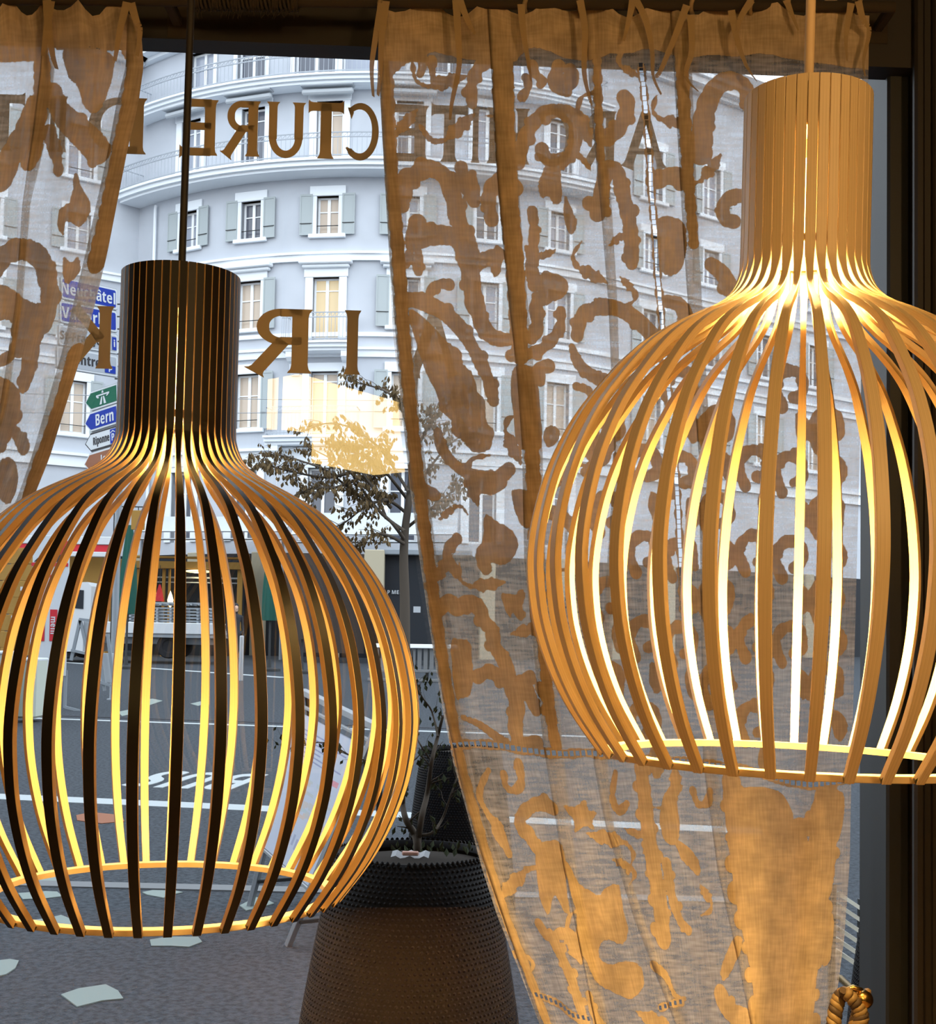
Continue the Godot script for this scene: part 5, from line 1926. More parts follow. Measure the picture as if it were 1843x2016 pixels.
func build_signs() -> void:
	var post := thing("sign_post", "round galvanised post that carries the direction signs", "post", on_street(222, 1378))
	var zp := -post.position.z
	var m := MB.new()
	m.tube([Vector3.ZERO, Vector3(0, 1.2, 0), Vector3(0, 6.9, 0)], [0.058], 14)
	m.lathe(Transform3D.IDENTITY, [Vector2(0.1, 0.0), Vector2(0.1, 0.02), Vector2(0.06, 0.03)], 14, false)
	obj("pole", m, M.galv, post)
	m = MB.new()
	for k in 12:
		var y := 4.5 + k * 0.22
		m.bar(Vector3(-0.12, y, 0.05), Vector3(0.1, y, 0.05), 0.02, 0.02)
	obj("clamp", m, M.dark_metal, post)
	var z := zp - 0.12
	var g := "road direction signs on the post"
	var W: Material = M.sign_white
	var K: Material = M.sign_black
	arrow_sign("topmost blue direction sign ending in letters atel behind the curtain edge", 120, 566, 230, 590, 0.36, z - 1.0, z, M.blue, W, [["Neuchâtel", -0.02, -0.02, 0.72, W, 1.15]], g, false)
	arrow_sign("second blue direction sign, just under the topmost one, partly behind a letter", 118, 613, 230, 634, 0.36, z - 1.0, z, M.blue, W, [["Vallorbe", -0.04, -0.02, 0.72, W, 1.05]], g, false)
	arrow_sign("upper grey white direction sign with a small blue square, below two blue signs", 116, 659, 231, 678, 0.33, z - 1.0, z, M.sign_grey, W, [["St-François", -0.08, 0.0, 0.6, K, 1.0], [M.blue, [[0.40, -0.34, 0.475, -0.34, 0.475, 0.34, 0.40, 0.34]], 0.0], ["i", 0.437, 0.0, 0.5, W, 0.03]], g, false)
	arrow_sign("lower grey white direction sign reading Centre with a blue parking square", 112, 702, 231, 722, 0.36, z - 1.0, z, M.sign_grey, W, [["Centre", -0.06, 0.02, 0.62, K, 0.66], [M.blue, [[0.28, -0.38, 0.46, -0.38, 0.46, -0.02, 0.28, -0.02]], 0.0], ["P", 0.37, -0.2, 0.36, W, 0.07]], g, false)
	var q := z - 0.12
	arrow_sign("green arrow sign with a white motorway symbol", 168, 794, 232, 773, 0.34, q + 0.55, q - 0.02, M.green, W, [[W, [[-0.14, 0.12, 0.26, 0.12, 0.26, 0.2, -0.14, 0.2], [-0.10, 0.02, -0.14, 0.12, -0.08, 0.12, -0.05, 0.02], [0.2, 0.02, 0.26, 0.12, 0.2, 0.12, 0.16, 0.02], [0.02, 0.06, -0.04, -0.34, 0.03, -0.34, 0.05, 0.06], [0.07, 0.06, 0.09, -0.34, 0.16, -0.34, 0.1, 0.06], [0.03, 0.24, 0.04, 0.36, 0.08, 0.36, 0.09, 0.24]], 0.0]], g, true)
	arrow_sign("blue arrow sign reading Bern", 167, 835, 232, 814, 0.34, q + 0.55, q - 0.02, M.blue, W, [["Bern", 0.12, -0.02, 0.82, W, 0.50]], g, true)
	arrow_sign("white arrow sign reading Riponne with a blue parking symbol", 168, 875, 231, 856, 0.33, q + 0.55, q - 0.02, W, K, [["Riponne", 0.02, 0.0, 0.56, K, 0.46], [M.blue, [[0.30, -0.38, 0.47, -0.38, 0.47, 0.38, 0.30, 0.38]], 0.0], ["P", 0.385, -0.06, 0.52, W, 0.075], [W, [[0.31, 0.2, 0.39, 0.31, 0.46, 0.2, 0.45, 0.17, 0.39, 0.26, 0.32, 0.17]], 0.004]], g, true)
	arrow_sign("brown arrow sign, lowest on the post, half hidden by the black lamp", 166, 915, 231, 895, 0.33, q + 0.55, q - 0.02, M.sign_brown, W, [["Jeux", 0.22, 0.0, 0.6, W, 0.4]], g, true)
	# overhead line wires between the lamp-posts
	var k := 0
	for wv in [[-60, 772, 24.0, 900, 790, 30.0, "upper of the two thin tram wires crossing in front of the corner house"], [-60, 812, 24.0, 900, 808, 30.0, "lower of the two thin tram wires crossing in front of the corner house"]]:
		m = MB.new()
		m.tube([at(wv[0], wv[1], wv[2]), at((wv[0] + wv[3]) * 0.5, (wv[1] + wv[4]) * 0.5 + 4, (wv[2] + wv[5]) * 0.5), at(wv[3], wv[4], wv[5])], [0.008], 5)
		tag(obj("wire", m, M.steel), wv[6], "wire")

func build_street_things() -> void:
	# the poster board on its folding frame
	var t := thing("poster_board", "folding metal poster board with a pale leaning poster on the asphalt", "sign board", on_street(492, 1785))
	var o := t.position
	var TL := at(597, 1362, 6.9) - o
	var TR := at(742, 1432, 5.75) - o
	var LL := Vector3.ZERO
	var LR := on_street(567, 1862) - o
	for s in [[TL, LL], [TR, LR]]:
		var m := MB.new()
		m.bar(s[0], s[1], 0.03, 0.03, Vector3.UP, 0.003)
		obj("leg", m, M.steel, t)
	for off in [Vector3(0.40, 0, -0.22)]:
		for s in [[TL, LL], [TR, LR]]:
			var m := MB.new()
			m.bar(s[0] + Vector3(0.02, 0, -0.02), s[1] + off, 0.026, 0.026, Vector3.UP, 0.003)
			obj("leg", m, M.dark_metal, t)
			m = MB.new()
			var f0: Vector3 = (s[1] as Vector3).lerp(s[0], 0.12)
			m.bar(f0, f0 + Vector3(0.36, 0.0, -0.2), 0.05, 0.02, Vector3.UP, 0.003)
			obj("stay", m, M.dark_metal, t)
	var m := MB.new()
	m.bar(TL, TR, 0.035, 0.035, Vector3.UP, 0.004)
	m.bar(TL.lerp(LL, 0.06), TR.lerp(LR, 0.06), 0.016, 0.016, Vector3.UP, 0.002)
	m.bar(TL.lerp(LL, 0.73), TR.lerp(LR, 0.73), 0.025, 0.02, Vector3.UP, 0.003)
	obj("frame", m, M.alu, t)
	m = MB.new()
	var pa := TL.lerp(LL, 0.09)
	var pb := TR.lerp(LR, 0.09)
	var pc := TR.lerp(LR, 0.72)
	var pd := TL.lerp(LL, 0.72)
	var nn := (pd - pa).cross(pb - pa).normalized()
	if nn.z < 0:
		nn = -nn
	m.quad(pd + nn * 0.006, pc + nn * 0.006, pb + nn * 0.006, pa + nn * 0.006)
	m.quad(pa - nn * 0.006, pb - nn * 0.006, pc - nn * 0.006, pd - nn * 0.006)
	m.quad(pd - nn * 0.006, pd + nn * 0.006, pa + nn * 0.006, pa - nn * 0.006)
	m.quad(pc + nn * 0.006, pc - nn * 0.006, pb - nn * 0.006, pb + nn * 0.006)
	obj("poster", m, poster_material(), t)
	# flatbed truck
	var z := 38.0
	t = thing("flatbed_truck", "white flatbed truck carrying stacked grey rails, parked across the square", "truck", at(300, 1296, z))
	o = t.position
	m = MB.new()
	pbox(m, 196, 1226, 436, 1248, z, 2.0, 0.02, o)
	obj("bed_side", m, M.white_paint, t)
	m = MB.new()
	pbox(m, 190, 1248, 438, 1255, z, 1.9, 0.01, o)
	pbox(m, 200, 1255, 420, 1268, z - 0.1, 0.7, 0.01, o)
	obj("chassis", m, M.galv, t)
	m = MB.new()
	var cx := at(158, 1230, z) - o
	var k := z / FOCAL
	var cab := PackedVector2Array([Vector2(-44, -52), Vector2(38, -52), Vector2(38, 74), Vector2(30, 82), Vector2(-16, 80), Vector2(-34, 36), Vector2(-46, 26), Vector2(-48, -30)])
	for i in cab.size():
		cab[i] *= k
	m.prism(Transform3D(Basis.IDENTITY, cx), cab, 1.9)
	obj("cab", m, M.white_paint, t)
	m = MB.new()
	var wn := PackedVector2Array([Vector2(-24, 34), Vector2(24, 30), Vector2(24, 66), Vector2(-8, 68)])
	for i in wn.size():
		wn[i] *= k
	m.prism(Transform3D(Basis.IDENTITY, cx + Vector3(0, 0, 0.96)), wn, 0.02)
	obj("cab_window", m, M.shop_dark, t)
	for wx in [345, 150]:
		m = MB.new()
		var wc := at(wx, 1272, z) - o
		for sd in [0.75, -0.75]:
			m.lathe(Transform3D(Basis(Vector3.RIGHT, Vector3.BACK, Vector3.DOWN), wc + Vector3(0, 0, sd)), [Vector2(0.0, 0.06), Vector2(0.16, 0.07), Vector2(0.2, 0.11), Vector2(0.32, 0.11), Vector2(0.355, 0.06), Vector2(0.355, -0.06), Vector2(0.32, -0.11), Vector2(0.0, -0.1)], 24, false)
		obj("wheel_pair", m, M.tyre, t)
	for st in [[258, 424, 1196], [302, 400, 1186]]:
		for r in 5:
			if st[2] == 1186 and r > 0:
				continue
			m = MB.new()
			var yy: float = st[2] + r * 6.2
			pbox(m, st[0], yy, st[1], yy + 3.4, z - 0.4, 0.05, 0.0, o)
			for e in 7:
				var ex := lerpf(st[0] + 4, st[1] - 4, e / 6.0)
				pbox(m, ex - 2, yy + 2, ex + 2, yy + 6.4, z - 0.2, 0.7, 0.0, o)
			obj("rail_stack", m, M.galv, t)
	# bollard
	t = thing("bollard", "slim round steel bollard beside the dark walking figure", "bollard", on_street(474, 1340))
	m = MB.new()
	m.lathe(Transform3D.IDENTITY, [Vector2(0.05, 0), Vector2(0.05, 0.98), Vector2(0.045, 1.01), Vector2(0.0, 1.02)], 18)
	obj("post", m, M.alu, t)
	# awnings of the market halls
	for q in [["white awning with a straight valance above the yellow stall", 268, 1014, 560, 1046, 1077, 41.5], ["white terrace awning behind the branches of the tree", 572, 1006, 900, 1052, 1083, 40.5]]:
		t = thing("awning", q[0], "awning", at((q[1] + q[3]) * 0.5, q[5], q[6]), 0.0, "white awnings before the corner house")
		o = t.position
		m = MB.new()
		var a0 := at(q[1], q[4], q[6]) - o
		var b0 := at(q[3], q[4], q[6]) - o
		var up := Vector3(0, (q[4] - q[2]) * q[6] / FOCAL + 0.2, -2.6)
		m.quad(a0, b0, b0 + up, a0 + up)
		m.quad(a0 + up - Vector3(0, 0.03, 0), b0 + up - Vector3(0, 0.03, 0), b0 - Vector3(0, 0.03, 0), a0 - Vector3(0, 0.03, 0))
		m.quad(a0, a0 + up, a0 + up - Vector3(0, 0.03, 0), a0 - Vector3(0, 0.03, 0))
		obj("canopy", m, M.awning, t)
		m = MB.new()
		m.bar(a0 - Vector3(0, (q[5] - q[4]) * q[6] / FOCAL * 0.5, 0), b0 - Vector3(0, (q[5] - q[4]) * q[6] / FOCAL * 0.5, 0), 0.03, (q[5] - q[4]) * q[6] / FOCAL, Vector3.BACK)
		obj("valance", m, M.awning, t)
		for e in [0.02, 0.98]:
			m = MB.new()
			var pp := a0.lerp(b0, e) + Vector3(0, -0.2, -0.4)
			var gy := street_y(pp.z + o.z) - o.y
			m.tube([pp, Vector3(pp.x, gy, pp.z)], [0.05], 8)
			obj("post", m, M.galv, t)
	# yellow stall with its lamps
	z = 43.0
	t = thing("market_stall", "yellow timber market stall standing open under the white awning", "stall", at(360, 1290, z))
	o = t.position
	m = MB.new()
	pbox(m, 268, 1106, 476, 1120, z, 0.3, 0.01, o)
	pbox(m, 268, 1096, 476, 1100, z + 0.3, 0.3, 0.01, o)
	obj("beam", m, M.wood_yellow, t)
	for q in [[268, 276], [466, 476], [318, 324], [330, 334]]:
		m = MB.new()
		pbox(m, q[0], 1120, q[1], 1300, z + 0.2, 0.12, 0.01, o)
		obj("post", m, M.wood_yellow, t)
	m = MB.new()
	pbox(m, 262, 1110, 480, 1300, z + 1.6, 0.1, 0, o)
	obj("rear_panel", m, M.shop_dark, t)
	m = MB.new()
	pbox(m, 270, 1136, 476, 1139, z + 0.6, 0.3, 0, o)
	pbox(m, 270, 1146, 476, 1148, z + 0.6, 0.3, 0, o)
	obj("shelf", m, M.galv, t)
	for q in [[390, 1125, 0.44, 0.055, "oval ceiling lamp glowing inside the yellow stall"], [283, 1167, 0.42, 0.03, "thin strip lamp glowing low in the stall at the left"]]:
		var lp := thing("stall_lamp", q[4], "lamp", at(q[0], q[1], z + 0.1))
		m = MB.new()
		var pr := []
		for i in 9:
			var g := PI * i / 8.0
			pr.append(Vector2(sin(g) * q[2], -cos(g) * q[3]))
		m.lathe(Transform3D.IDENTITY, pr, 20)
		obj("diffuser", m, M.stall_glow, lp)
		m = MB.new()
		m.tube([Vector3(0, q[3] * 0.9, 0), Vector3(0, 0.3, 0)], [0.012], 6)
		obj("stem", m, M.dark_metal, lp)
		var l := OmniLight3D.new()
		l.name = "stall_light"
		l.light_color = lin(1.0, 0.8, 0.4)
		l.light_energy = 0.8
		l.light_size = 0.05
		l.omni_range = 40.0
		l.omni_attenuation = 2.0
		l.shadow_enabled = true
		lp.add_child(l)
		l.position = Vector3(0, -0.08 if q[3] > 0.05 else -0.05, 0)
	var cl := thing("candle_lamp", "small flame shaped yellow lamp above the truck load", "lamp", at(335, 1196, z - 0.3))
	m = MB.new()
	m.lathe(Transform3D.IDENTITY, [Vector2(0.02, 0.0), Vector2(0.08, 0.12), Vector2(0.1, 0.25), Vector2(0.06, 0.4), Vector2(0.0, 0.56)], 14)
	obj("flame", m, M.stall_glow, cl)
	m = MB.new()
	m.lathe(Transform3D.IDENTITY, [Vector2(0.1, -0.05), Vector2(0.1, -0.02), Vector2(0.04, 0.0)], 14, false)
	obj("base", m, M.dark_metal, cl)
	var rl := thing("red_lampshade", "red cone lampshade hanging in the stall left of the yellow lamp", "lamp", at(314, 1172, z - 0.2))
	m = MB.new()
	m.lathe(Transform3D.IDENTITY, [Vector2(0.16, -0.2), Vector2(0.1, 0.1), Vector2(0.03, 0.36)], 16)
	obj("shade", m, M.red, rl)
	m = MB.new()
	m.tube([Vector3(0, 0.35, 0), Vector3(0, 1.0, 0)], [0.01], 6)
	obj("cord", m, M.dark_metal, rl)
	# furled parasols
	for q in [["dark green furled parasol left of the stall", 256, 1034, 1300, 34.0, 0.24, true], ["dark green furled parasol right of the stall", 536, 1060, 1300, 34.0, 0.24, true], ["dark brown furled parasol between the bollard and the tree", 598, 1148, 1310, 33.0, 0.3, false]]:
		var b := at(q[1], q[2], q[4])
		var gy := street_y(b.z)
		t = thing("parasol", q[0], "parasol", Vector3(b.x, gy, b.z), 0.0, "furled parasols on the square")
		var H := b.y - gy
		m = MB.new()
		m.tube([Vector3.ZERO, Vector3(0, H, 0)], [0.03], 8)
		m.lathe(Transform3D.IDENTITY, [Vector2(0.3, 0), Vector2(0.3, 0.06), Vector2(0.06, 0.1), Vector2(0.05, 0.3)], 16, false)
		obj("pole", m, M.dark_metal, t)
		m = MB.new()
		var w: float = q[5]
		for i in 12:
			for j in 10:
				var f0 := j / 10.0
				var f1 := (j + 1) / 10.0
				var rad := func(f: float, i2: int) -> float: return w * (0.25 + 0.75 * pow(sin(clampf(f * 0.9 + 0.08, 0.0, 1.0) * PI * 0.62), 1.2)) * (0.72 if i2 % 2 else 1.0)
				var g0 := TAU * i / 12.0
				var g1 := TAU * (i + 1) / 12.0
				var y0 := H - f0 * (H * 0.62)
				var y1 := H - f1 * (H * 0.62)
				var r00: float = rad.call(f0, i)
				var r01: float = rad.call(f0, i + 1)
				var r10: float = rad.call(f1, i)
				var r11: float = rad.call(f1, i + 1)
				m.quad(Vector3(sin(g0) * r10, y1, cos(g0) * r10), Vector3(sin(g1) * r11, y1, cos(g1) * r11), Vector3(sin(g1) * r01, y0, cos(g1) * r01), Vector3(sin(g0) * r00, y0, cos(g0) * r00))
		obj("canopy", m, M.parasol_green if q[6] else M.parasol_brown, t)
	# ochre hanging sign and red fascia left of the lamp neck
	t = thing("hanging_sign", "ochre square sign hung above the green parasol", "sign", at(272, 1024, 33.0))
	m = MB.new()
	m.bx(Vector3.ZERO, Vector3(0.34, 0.5, 0.06), 0.01)
	obj("panel", m, M.wood_yellow, t)
	m = MB.new()
	m.bar(Vector3(-0.6, 0.34, 0), Vector3(0.2, 0.34, 0), 0.03, 0.03)
	m.bar(Vector3(0, 0.24, 0), Vector3(0, 0.34, 0), 0.02, 0.02)
	m.bar(Vector3(-0.6, 0.4, 0), Vector3(-0.6, street_y(t.position.z) - t.position.y, 0), 0.05, 0.05)
	obj("bracket", m, M.dark_metal, t)
	t = thing("kiosk", "grey kiosk with a red fascia board left of the green parasol", "kiosk", at(150, 1290, 42.0))
	o = t.position
	m = MB.new()
	pbox(m, 20, 1086, 228, 1096, 41.2, 0.4, 0.02, o)
	pbox(m, 20, 1056, 228, 1072, 41.3, 0.4, 0.02, o)
	obj("roof_edge", m, M.white_paint, t)
	m = MB.new()
	pbox(m, 20, 1072, 228, 1086, 41.3, 0.3, 0.01, o)
	obj("fascia", m, M.red, t)
	m = MB.new()
	pbox(m, 24, 1096, 226, 1310, 43.0, 2.0, 0.02, o)
	obj("body", m, M.wood_yellow, t)
	# boarded ochre hoarding with stickers
	z = 22.0
	t = thing("hoarding", "ochre plank hoarding with white and red stickers at the left edge", "hoarding", at(40, 1290, z))
	o = t.position
	rng.seed = 5
	for k2 in 6:
		m = MB.new()
		pbox(m, -60, 1078 + k2 * 33, 72, 1109.5 + k2 * 33, z + rng.randf_range(-0.01, 0.01), 0.04, 0.006, o)
		obj("plank", m, M.wood_yellow, t)
	for q in [[40, 1155, 60, 1163, M.sign_white], [34, 1183, 48, 1192, M.red], [22, 1212, 40, 1221, M.sign_white]]:
		m = MB.new()
		pbox(m, q[0], q[1], q[2], q[3], z - 0.035, 0.006, 0.0, o)
		obj("sticker", m, q[4], t)
	for q in [12, 62]:
		m = MB.new()
		pbox(m, q, 1070, q + 6, 1300, z + 0.05, 0.06, 0.0, o)
		obj("post", m, M.galv, t)
	# works notice: white panel, red warning triangle edge, red name panels
	z = 20.5
	t = thing("works_notice", "tall white building site notice with red panels and a red triangle edge", "notice", at(100, 1400, z))
	o = t.position
	m = MB.new()
	pbox(m, 62, 1054, 134, 1330, z, 0.03, 0.005, o)
	obj("panel", m, M.sign_white, t)
	m = MB.new()
	pbox(m, 62, 1108, 134, 1115, z - 0.02, 0.012, 0, o)
	pbar(m, 104, 1108, z - 0.02, 134, 1066, z - 0.02, 0.05, 0.012, o)
	obj("red_edge", m, M.red, t)
	m = MB.new()
	var cp := PackedVector2Array([Vector2(-0.2, -0.04), Vector2(-0.14, 0.02), Vector2(-0.1, -0.01), Vector2(0.02, 0.22), Vector2(0.1, 0.26), Vector2(0.16, 0.1), Vector2(0.24, 0.06), Vector2(0.26, -0.04)])
	m.prism(Transform3D(Basis.IDENTITY, at(92, 1101, z - 0.022) - o), cp, 0.01)
	obj("symbol", m, M.sign_black, t)
	for q in [[72, 1200, 88, 1262, "Balme"], [98, 1200, 112, 1262, "melli"], [74, 1312, 88, 1366, ""], [98, 1132, 112, 1146, ""]]:
		m = MB.new()
		pbox(m, q[0], q[1], q[2], q[3], z - 0.022, 0.01, 0, o)
		var rp := obj("red_panel", m, M.red, t)
		if q[4]:
			var tm := text_mesh(q[4], 0.12, "Droid Sans", true, 0.006)
			var n := MeshInstance3D.new()
			n.mesh = tm
			n.material_override = M.sign_white
			n.name = "lettering"
			n.transform = Transform3D(Basis(Vector3(0, -1, 0), Vector3(1, 0, 0), Vector3(0, 0, 1)), at((q[0] + q[2]) * 0.5, (q[1] + q[3]) * 0.5, z - 0.03) - o)
			rp.add_child(n)
	for q in [66, 126]:
		m = MB.new()
		pbox(m, q, 1320, q + 5, 1402, z + 0.03, 0.05, 0, o)
		obj("leg", m, M.galv, t)
	# concrete blocks
	for q in [["pale concrete block barrier cut by the left edge of the picture", -60, 1282, 22, 1418, 17.4], ["pale concrete block barrier, the inner one of two at the left", 28, 1296, 82, 1412, 18.0]]:
		t = thing("concrete_block", q[0], "barrier", at((q[1] + q[3]) * 0.5, q[4], q[5]), 0.0, "concrete blocks at the left")
		o = t.position
		m = MB.new()
		pbox(m, q[1], q[2], q[3], q[4], q[5], 0.5, 0.03, o)
		obj("block", m, M.barrier, t)
		m = MB.new()
		pbox(m, q[1] - 2, q[2] - 1, q[3] + 2, q[2] + 6, q[5], 0.54, 0.015, o)
		obj("cap", m, M.sign_white, t)
	# folding trestle with a white board
	z = 20.0
	t = thing("trestle_board", "grey folding trestle with a white board, left of the sign post", "barrier", at(190, 1398, z))
	o = t.position
	for q in [[158, 1220, 176, 1300], [158, 1220, 140, 1300], [212, 1250, 226, 1358], [186, 1222, 168, 1396], [186, 1222, 206, 1360]]:
		m = MB.new()
		pbar(m, q[0], q[1], z, q[2], q[3], z, 0.045, 0.04, o)
		obj("leg", m, M.galv, t)
	for q in [[140, 1280, 176, 1288], [128, 1392, 166, 1402], [186, 1340, 226, 1352], [156, 1219, 190, 1223]]:
		m = MB.new()
		pbar(m, q[0], q[1], z - 0.03, q[2], q[3], z - 0.03, 0.04, 0.03, o)
		obj("crossbar", m, M.galv, t)
	m = MB.new()
	pbox(m, 164, 1222, 188, 1282, z + 0.05, 0.02, 0.004, o)
	pbox(m, 190, 1286, 224, 1344, z + 0.1, 0.02, 0.004, o)
	obj("board", m, M.sign_white, t)
	# dark shopfront and pillar right of the black lamp
	z = 39.0
	t = thing("cafe_front", "dark cafe front with a beige pillar behind the tree trunk", "shop front", at(780, 1290, z))
	o = t.position
	m = MB.new()
	pbox(m, 757, 1094, 930, 1300, z + 0.5, 0.4, 0, o)
	obj("dark_glazing", m, M.shop_dark, t)
	m = MB.new()
	pbox(m, 718, 1083, 757, 1162, z, 0.5, 0.02, o)
	obj("pillar", m, M.beige, t)
	m = MB.new()
	pbox(m, 757, 1083, 930, 1094, z + 0.2, 0.5, 0.02, o)
	obj("lintel", m, M.galv, t)
	m = MB.new()
	pbox(m, 560, 1090, 718, 1285, z + 1.2, 0.3, 0, o)
	obj("recess", m, M.parasol_brown, t)
	var tm := text_mesh("P MEE", 0.16, "Droid Sans", true, 0.01)
	var n := MeshInstance3D.new()
	n.mesh = tm
	n.material_override = M.sign_white
	n.name = "lettering"
	n.position = at(777, 1166, z + 0.27) - o
	t.add_child(n)
	m = MB.new()
	pbox(m, 814, 1194, 828, 1206, z - 12.0, 0.01, 0, o)
	obj("notice", m, M.sign_white, t)
	# terrace fence
	z = 30.0
	t = thing("terrace_fence", "low wooden terrace fence with a white top rail behind the curtain edge", "fence", at(800, 1380, z))
	o = t.position
	for q in [[724, 1268, 900, 1276, M.white_wood], [724, 1318, 900, 1324, M.concrete], [724, 1336, 900, 1342, M.concrete]]:
		m = MB.new()
		pbox(m, q[0], q[1], q[2], q[3], z, 0.1, 0.01, o)
		obj("rail", m, q[4], t)
	for k2 in 15:
		m = MB.new()
		pbox(m, 726 + k2 * 12.0, 1276, 734 + k2 * 12.0, 1318, z + 0.05, 0.03, 0.004, o)
		obj("slat", m, M.concrete, t)
	for k2 in 4:
		m = MB.new()
		pbox(m, 728 + k2 * 55.0, 1276, 734 + k2 * 55.0, 1378, z + 0.08, 0.08, 0.0, o)
		obj("post", m, M.dark_metal, t)
	m = MB.new()
	pbox(m, 726, 1342, 900, 1376, z + 0.4, 0.1, 0.0, o)
	obj("kick_board", m, M.parasol_brown, t)
	# slatted chair glimpsed between the curtain and the jamb
	z = 4.45
	t = thing("slatted_chair", "cream slatted folding chair glimpsed between the curtain and the window jamb", "chair", at(1672, 1870, z))
	o = t.position
	for k2 in 6:
		m = MB.new()
		pbar(m, 1640, 1752 + k2 * 23, z + 0.05, 1700, 1792 + k2 * 23, z - 0.1, 0.012, 0.032, o)
		obj("slat", m, M.beige_light, t)
	for q in [[1640, 1740, 1636, 1990], [1696, 1770, 1692, 2000]]:
		m = MB.new()
		pbar(m, q[0], q[1], z, q[2], q[3], z, 0.02, 0.02, o)
		obj("leg", m, M.dark_metal, t)

func poster_material() -> StandardMaterial3D:
	var w := 160
	var h := 320
	var im := Image.create(w, h, false, Image.FORMAT_RGBA8)
	im.fill(Color(0.62, 0.65, 0.71))
	var r := RandomNumberGenerator.new()
	r.seed = 44
	for k in 60:
		var c := Vector2(r.randf_range(30, 130), r.randf_range(110, 200))
		var col := Color(0.56, 0.64, 0.68).lerp(Color(0.70, 0.60, 0.55), r.randf())
		im.fill_rect(Rect2i(int(c.x), int(c.y), r.randi_range(6, 22), r.randi_range(5, 16)), col)
	for k in 7:
		im.fill_rect(Rect2i(26 + 3 * (k % 2), 236 + k * 9, r.randi_range(50, 100), 3), Color(0.4, 0.43, 0.58))
	im.fill_rect(Rect2i(96, 216, 34, 12), Color(0.72, 0.42, 0.48))
	for k in 4:
		im.fill_rect(Rect2i(60 + k * 11, 44 + (k % 2) * 6, 6, 26), Color(0.5, 0.53, 0.62))
	var m := StandardMaterial3D.new()
	m.albedo_texture = ImageTexture.create_from_image(im)
	m.roughness = 0.5
	return m

# ------------------------------------------------------------------ the walker: a smooth body meshed from tapered capsules
func capsule_field(p: Vector3, bones: Array) -> float:
	var d := 9.0
	for b in bones:
		var a: Vector3 = b[0]
		var e: Vector3 = b[1]
		var t := clampf((p - a).dot(e - a) / maxf((e - a).length_squared(), 1e-8), 0.0, 1.0)
		var q := (p - a.lerp(e, t))
		q.z *= b[4] if b.size() > 4 else 1.0
		var v: float = q.length() - lerpf(b[2], b[3], t)
		var k := 0.035
		var h := clampf(0.5 + 0.5 * (d - v) / k, 0.0, 1.0)
		d = lerpf(d, v, h) - k * h * (1.0 - h)
	return d

func nets(bones: Array, lo: Vector3, hi: Vector3, cell: float) -> MB:
	var nx := int((hi.x - lo.x) / cell) + 1
	var ny := int((hi.y - lo.y) / cell) + 1
	var nz := int((hi.z - lo.z) / cell) + 1
	var f := PackedFloat32Array()
	f.resize((nx + 1) * (ny + 1) * (nz + 1))
	var id := func(i: int, j: int, k: int) -> int: return (i * (ny + 1) + j) * (nz + 1) + k
	for i in nx + 1:
		for j in ny + 1:
			for k in nz + 1:
				f[(i * (ny + 1) + j) * (nz + 1) + k] = capsule_field(lo + Vector3(i, j, k) * cell, bones)
	var mb := MB.new()
	var vid := {}
	for i in nx:
		for j in ny:
			for k in nz:
				var s := Vector3.ZERO
				var c := 0
				for e in [[0,0,0,1,0,0],[0,1,0,1,1,0],[0,0,1,1,0,1],[0,1,1,1,1,1],[0,0,0,0,1,0],[1,0,0,1,1,0],[0,0,1,0,1,1],[1,0,1,1,1,1],[0,0,0,0,0,1],[1,0,0,1,0,1],[0,1,0,0,1,1],[1,1,0,1,1,1]]:
					var a: float = f[((i + e[0]) * (ny + 1) + j + e[1]) * (nz + 1) + k + e[2]]
					var b: float = f[((i + e[3]) * (ny + 1) + j + e[4]) * (nz + 1) + k + e[5]]
					if (a < 0.0) != (b < 0.0):
						s += Vector3(e[0], e[1], e[2]).lerp(Vector3(e[3], e[4], e[5]), a / (a - b))
						c += 1
				if c:
					var p := lo + (Vector3(i, j, k) + s / c) * cell
					vid[Vector3i(i, j, k)] = mb.v.size()
					mb.v.append(p)
					var h := 0.006
					mb.n.append(Vector3(capsule_field(p + Vector3(h, 0, 0), bones) - capsule_field(p - Vector3(h, 0, 0), bones), capsule_field(p + Vector3(0, h, 0), bones) - capsule_field(p - Vector3(0, h, 0), bones), capsule_field(p + Vector3(0, 0, h), bones) - capsule_field(p - Vector3(0, 0, h), bones)).normalized())
					mb.uv.append(Vector2.ZERO)
	for i in range(1, nx):
		for j in range(1, ny):
			for k in range(1, nz):
				var a: float = f[(i * (ny + 1) + j) * (nz + 1) + k]
				for ax in 3:
					var st := Vector3i(1 if ax == 0 else 0, 1 if ax == 1 else 0, 1 if ax == 2 else 0)
					var b: float = f[((i + st.x) * (ny + 1) + j + st.y) * (nz + 1) + k + st.z]
					if (a < 0.0) == (b < 0.0):
						continue
					var u := Vector3i(st.z, st.x, st.y)
					var w := Vector3i(st.y, st.z, st.x)
					var c0 := Vector3i(i, j, k)
					var q := [c0, c0 - u, c0 - u - w, c0 - w]
					var ok := true
					for e in q:
						ok = ok and vid.has(e)
					if not ok:
						continue
					var g := [vid[q[0]], vid[q[1]], vid[q[2]], vid[q[3]]]
					var fnrm: Vector3 = (mb.v[g[1]] - mb.v[g[0]]).cross(mb.v[g[3]] - mb.v[g[0]])
					if fnrm.dot(mb.n[g[0]]) > 0:
						mb.ix.append_array([g[0], g[2], g[1], g[0], g[3], g[2]])
					else:
						mb.ix.append_array([g[0], g[1], g[2], g[0], g[2], g[3]])
	return mb

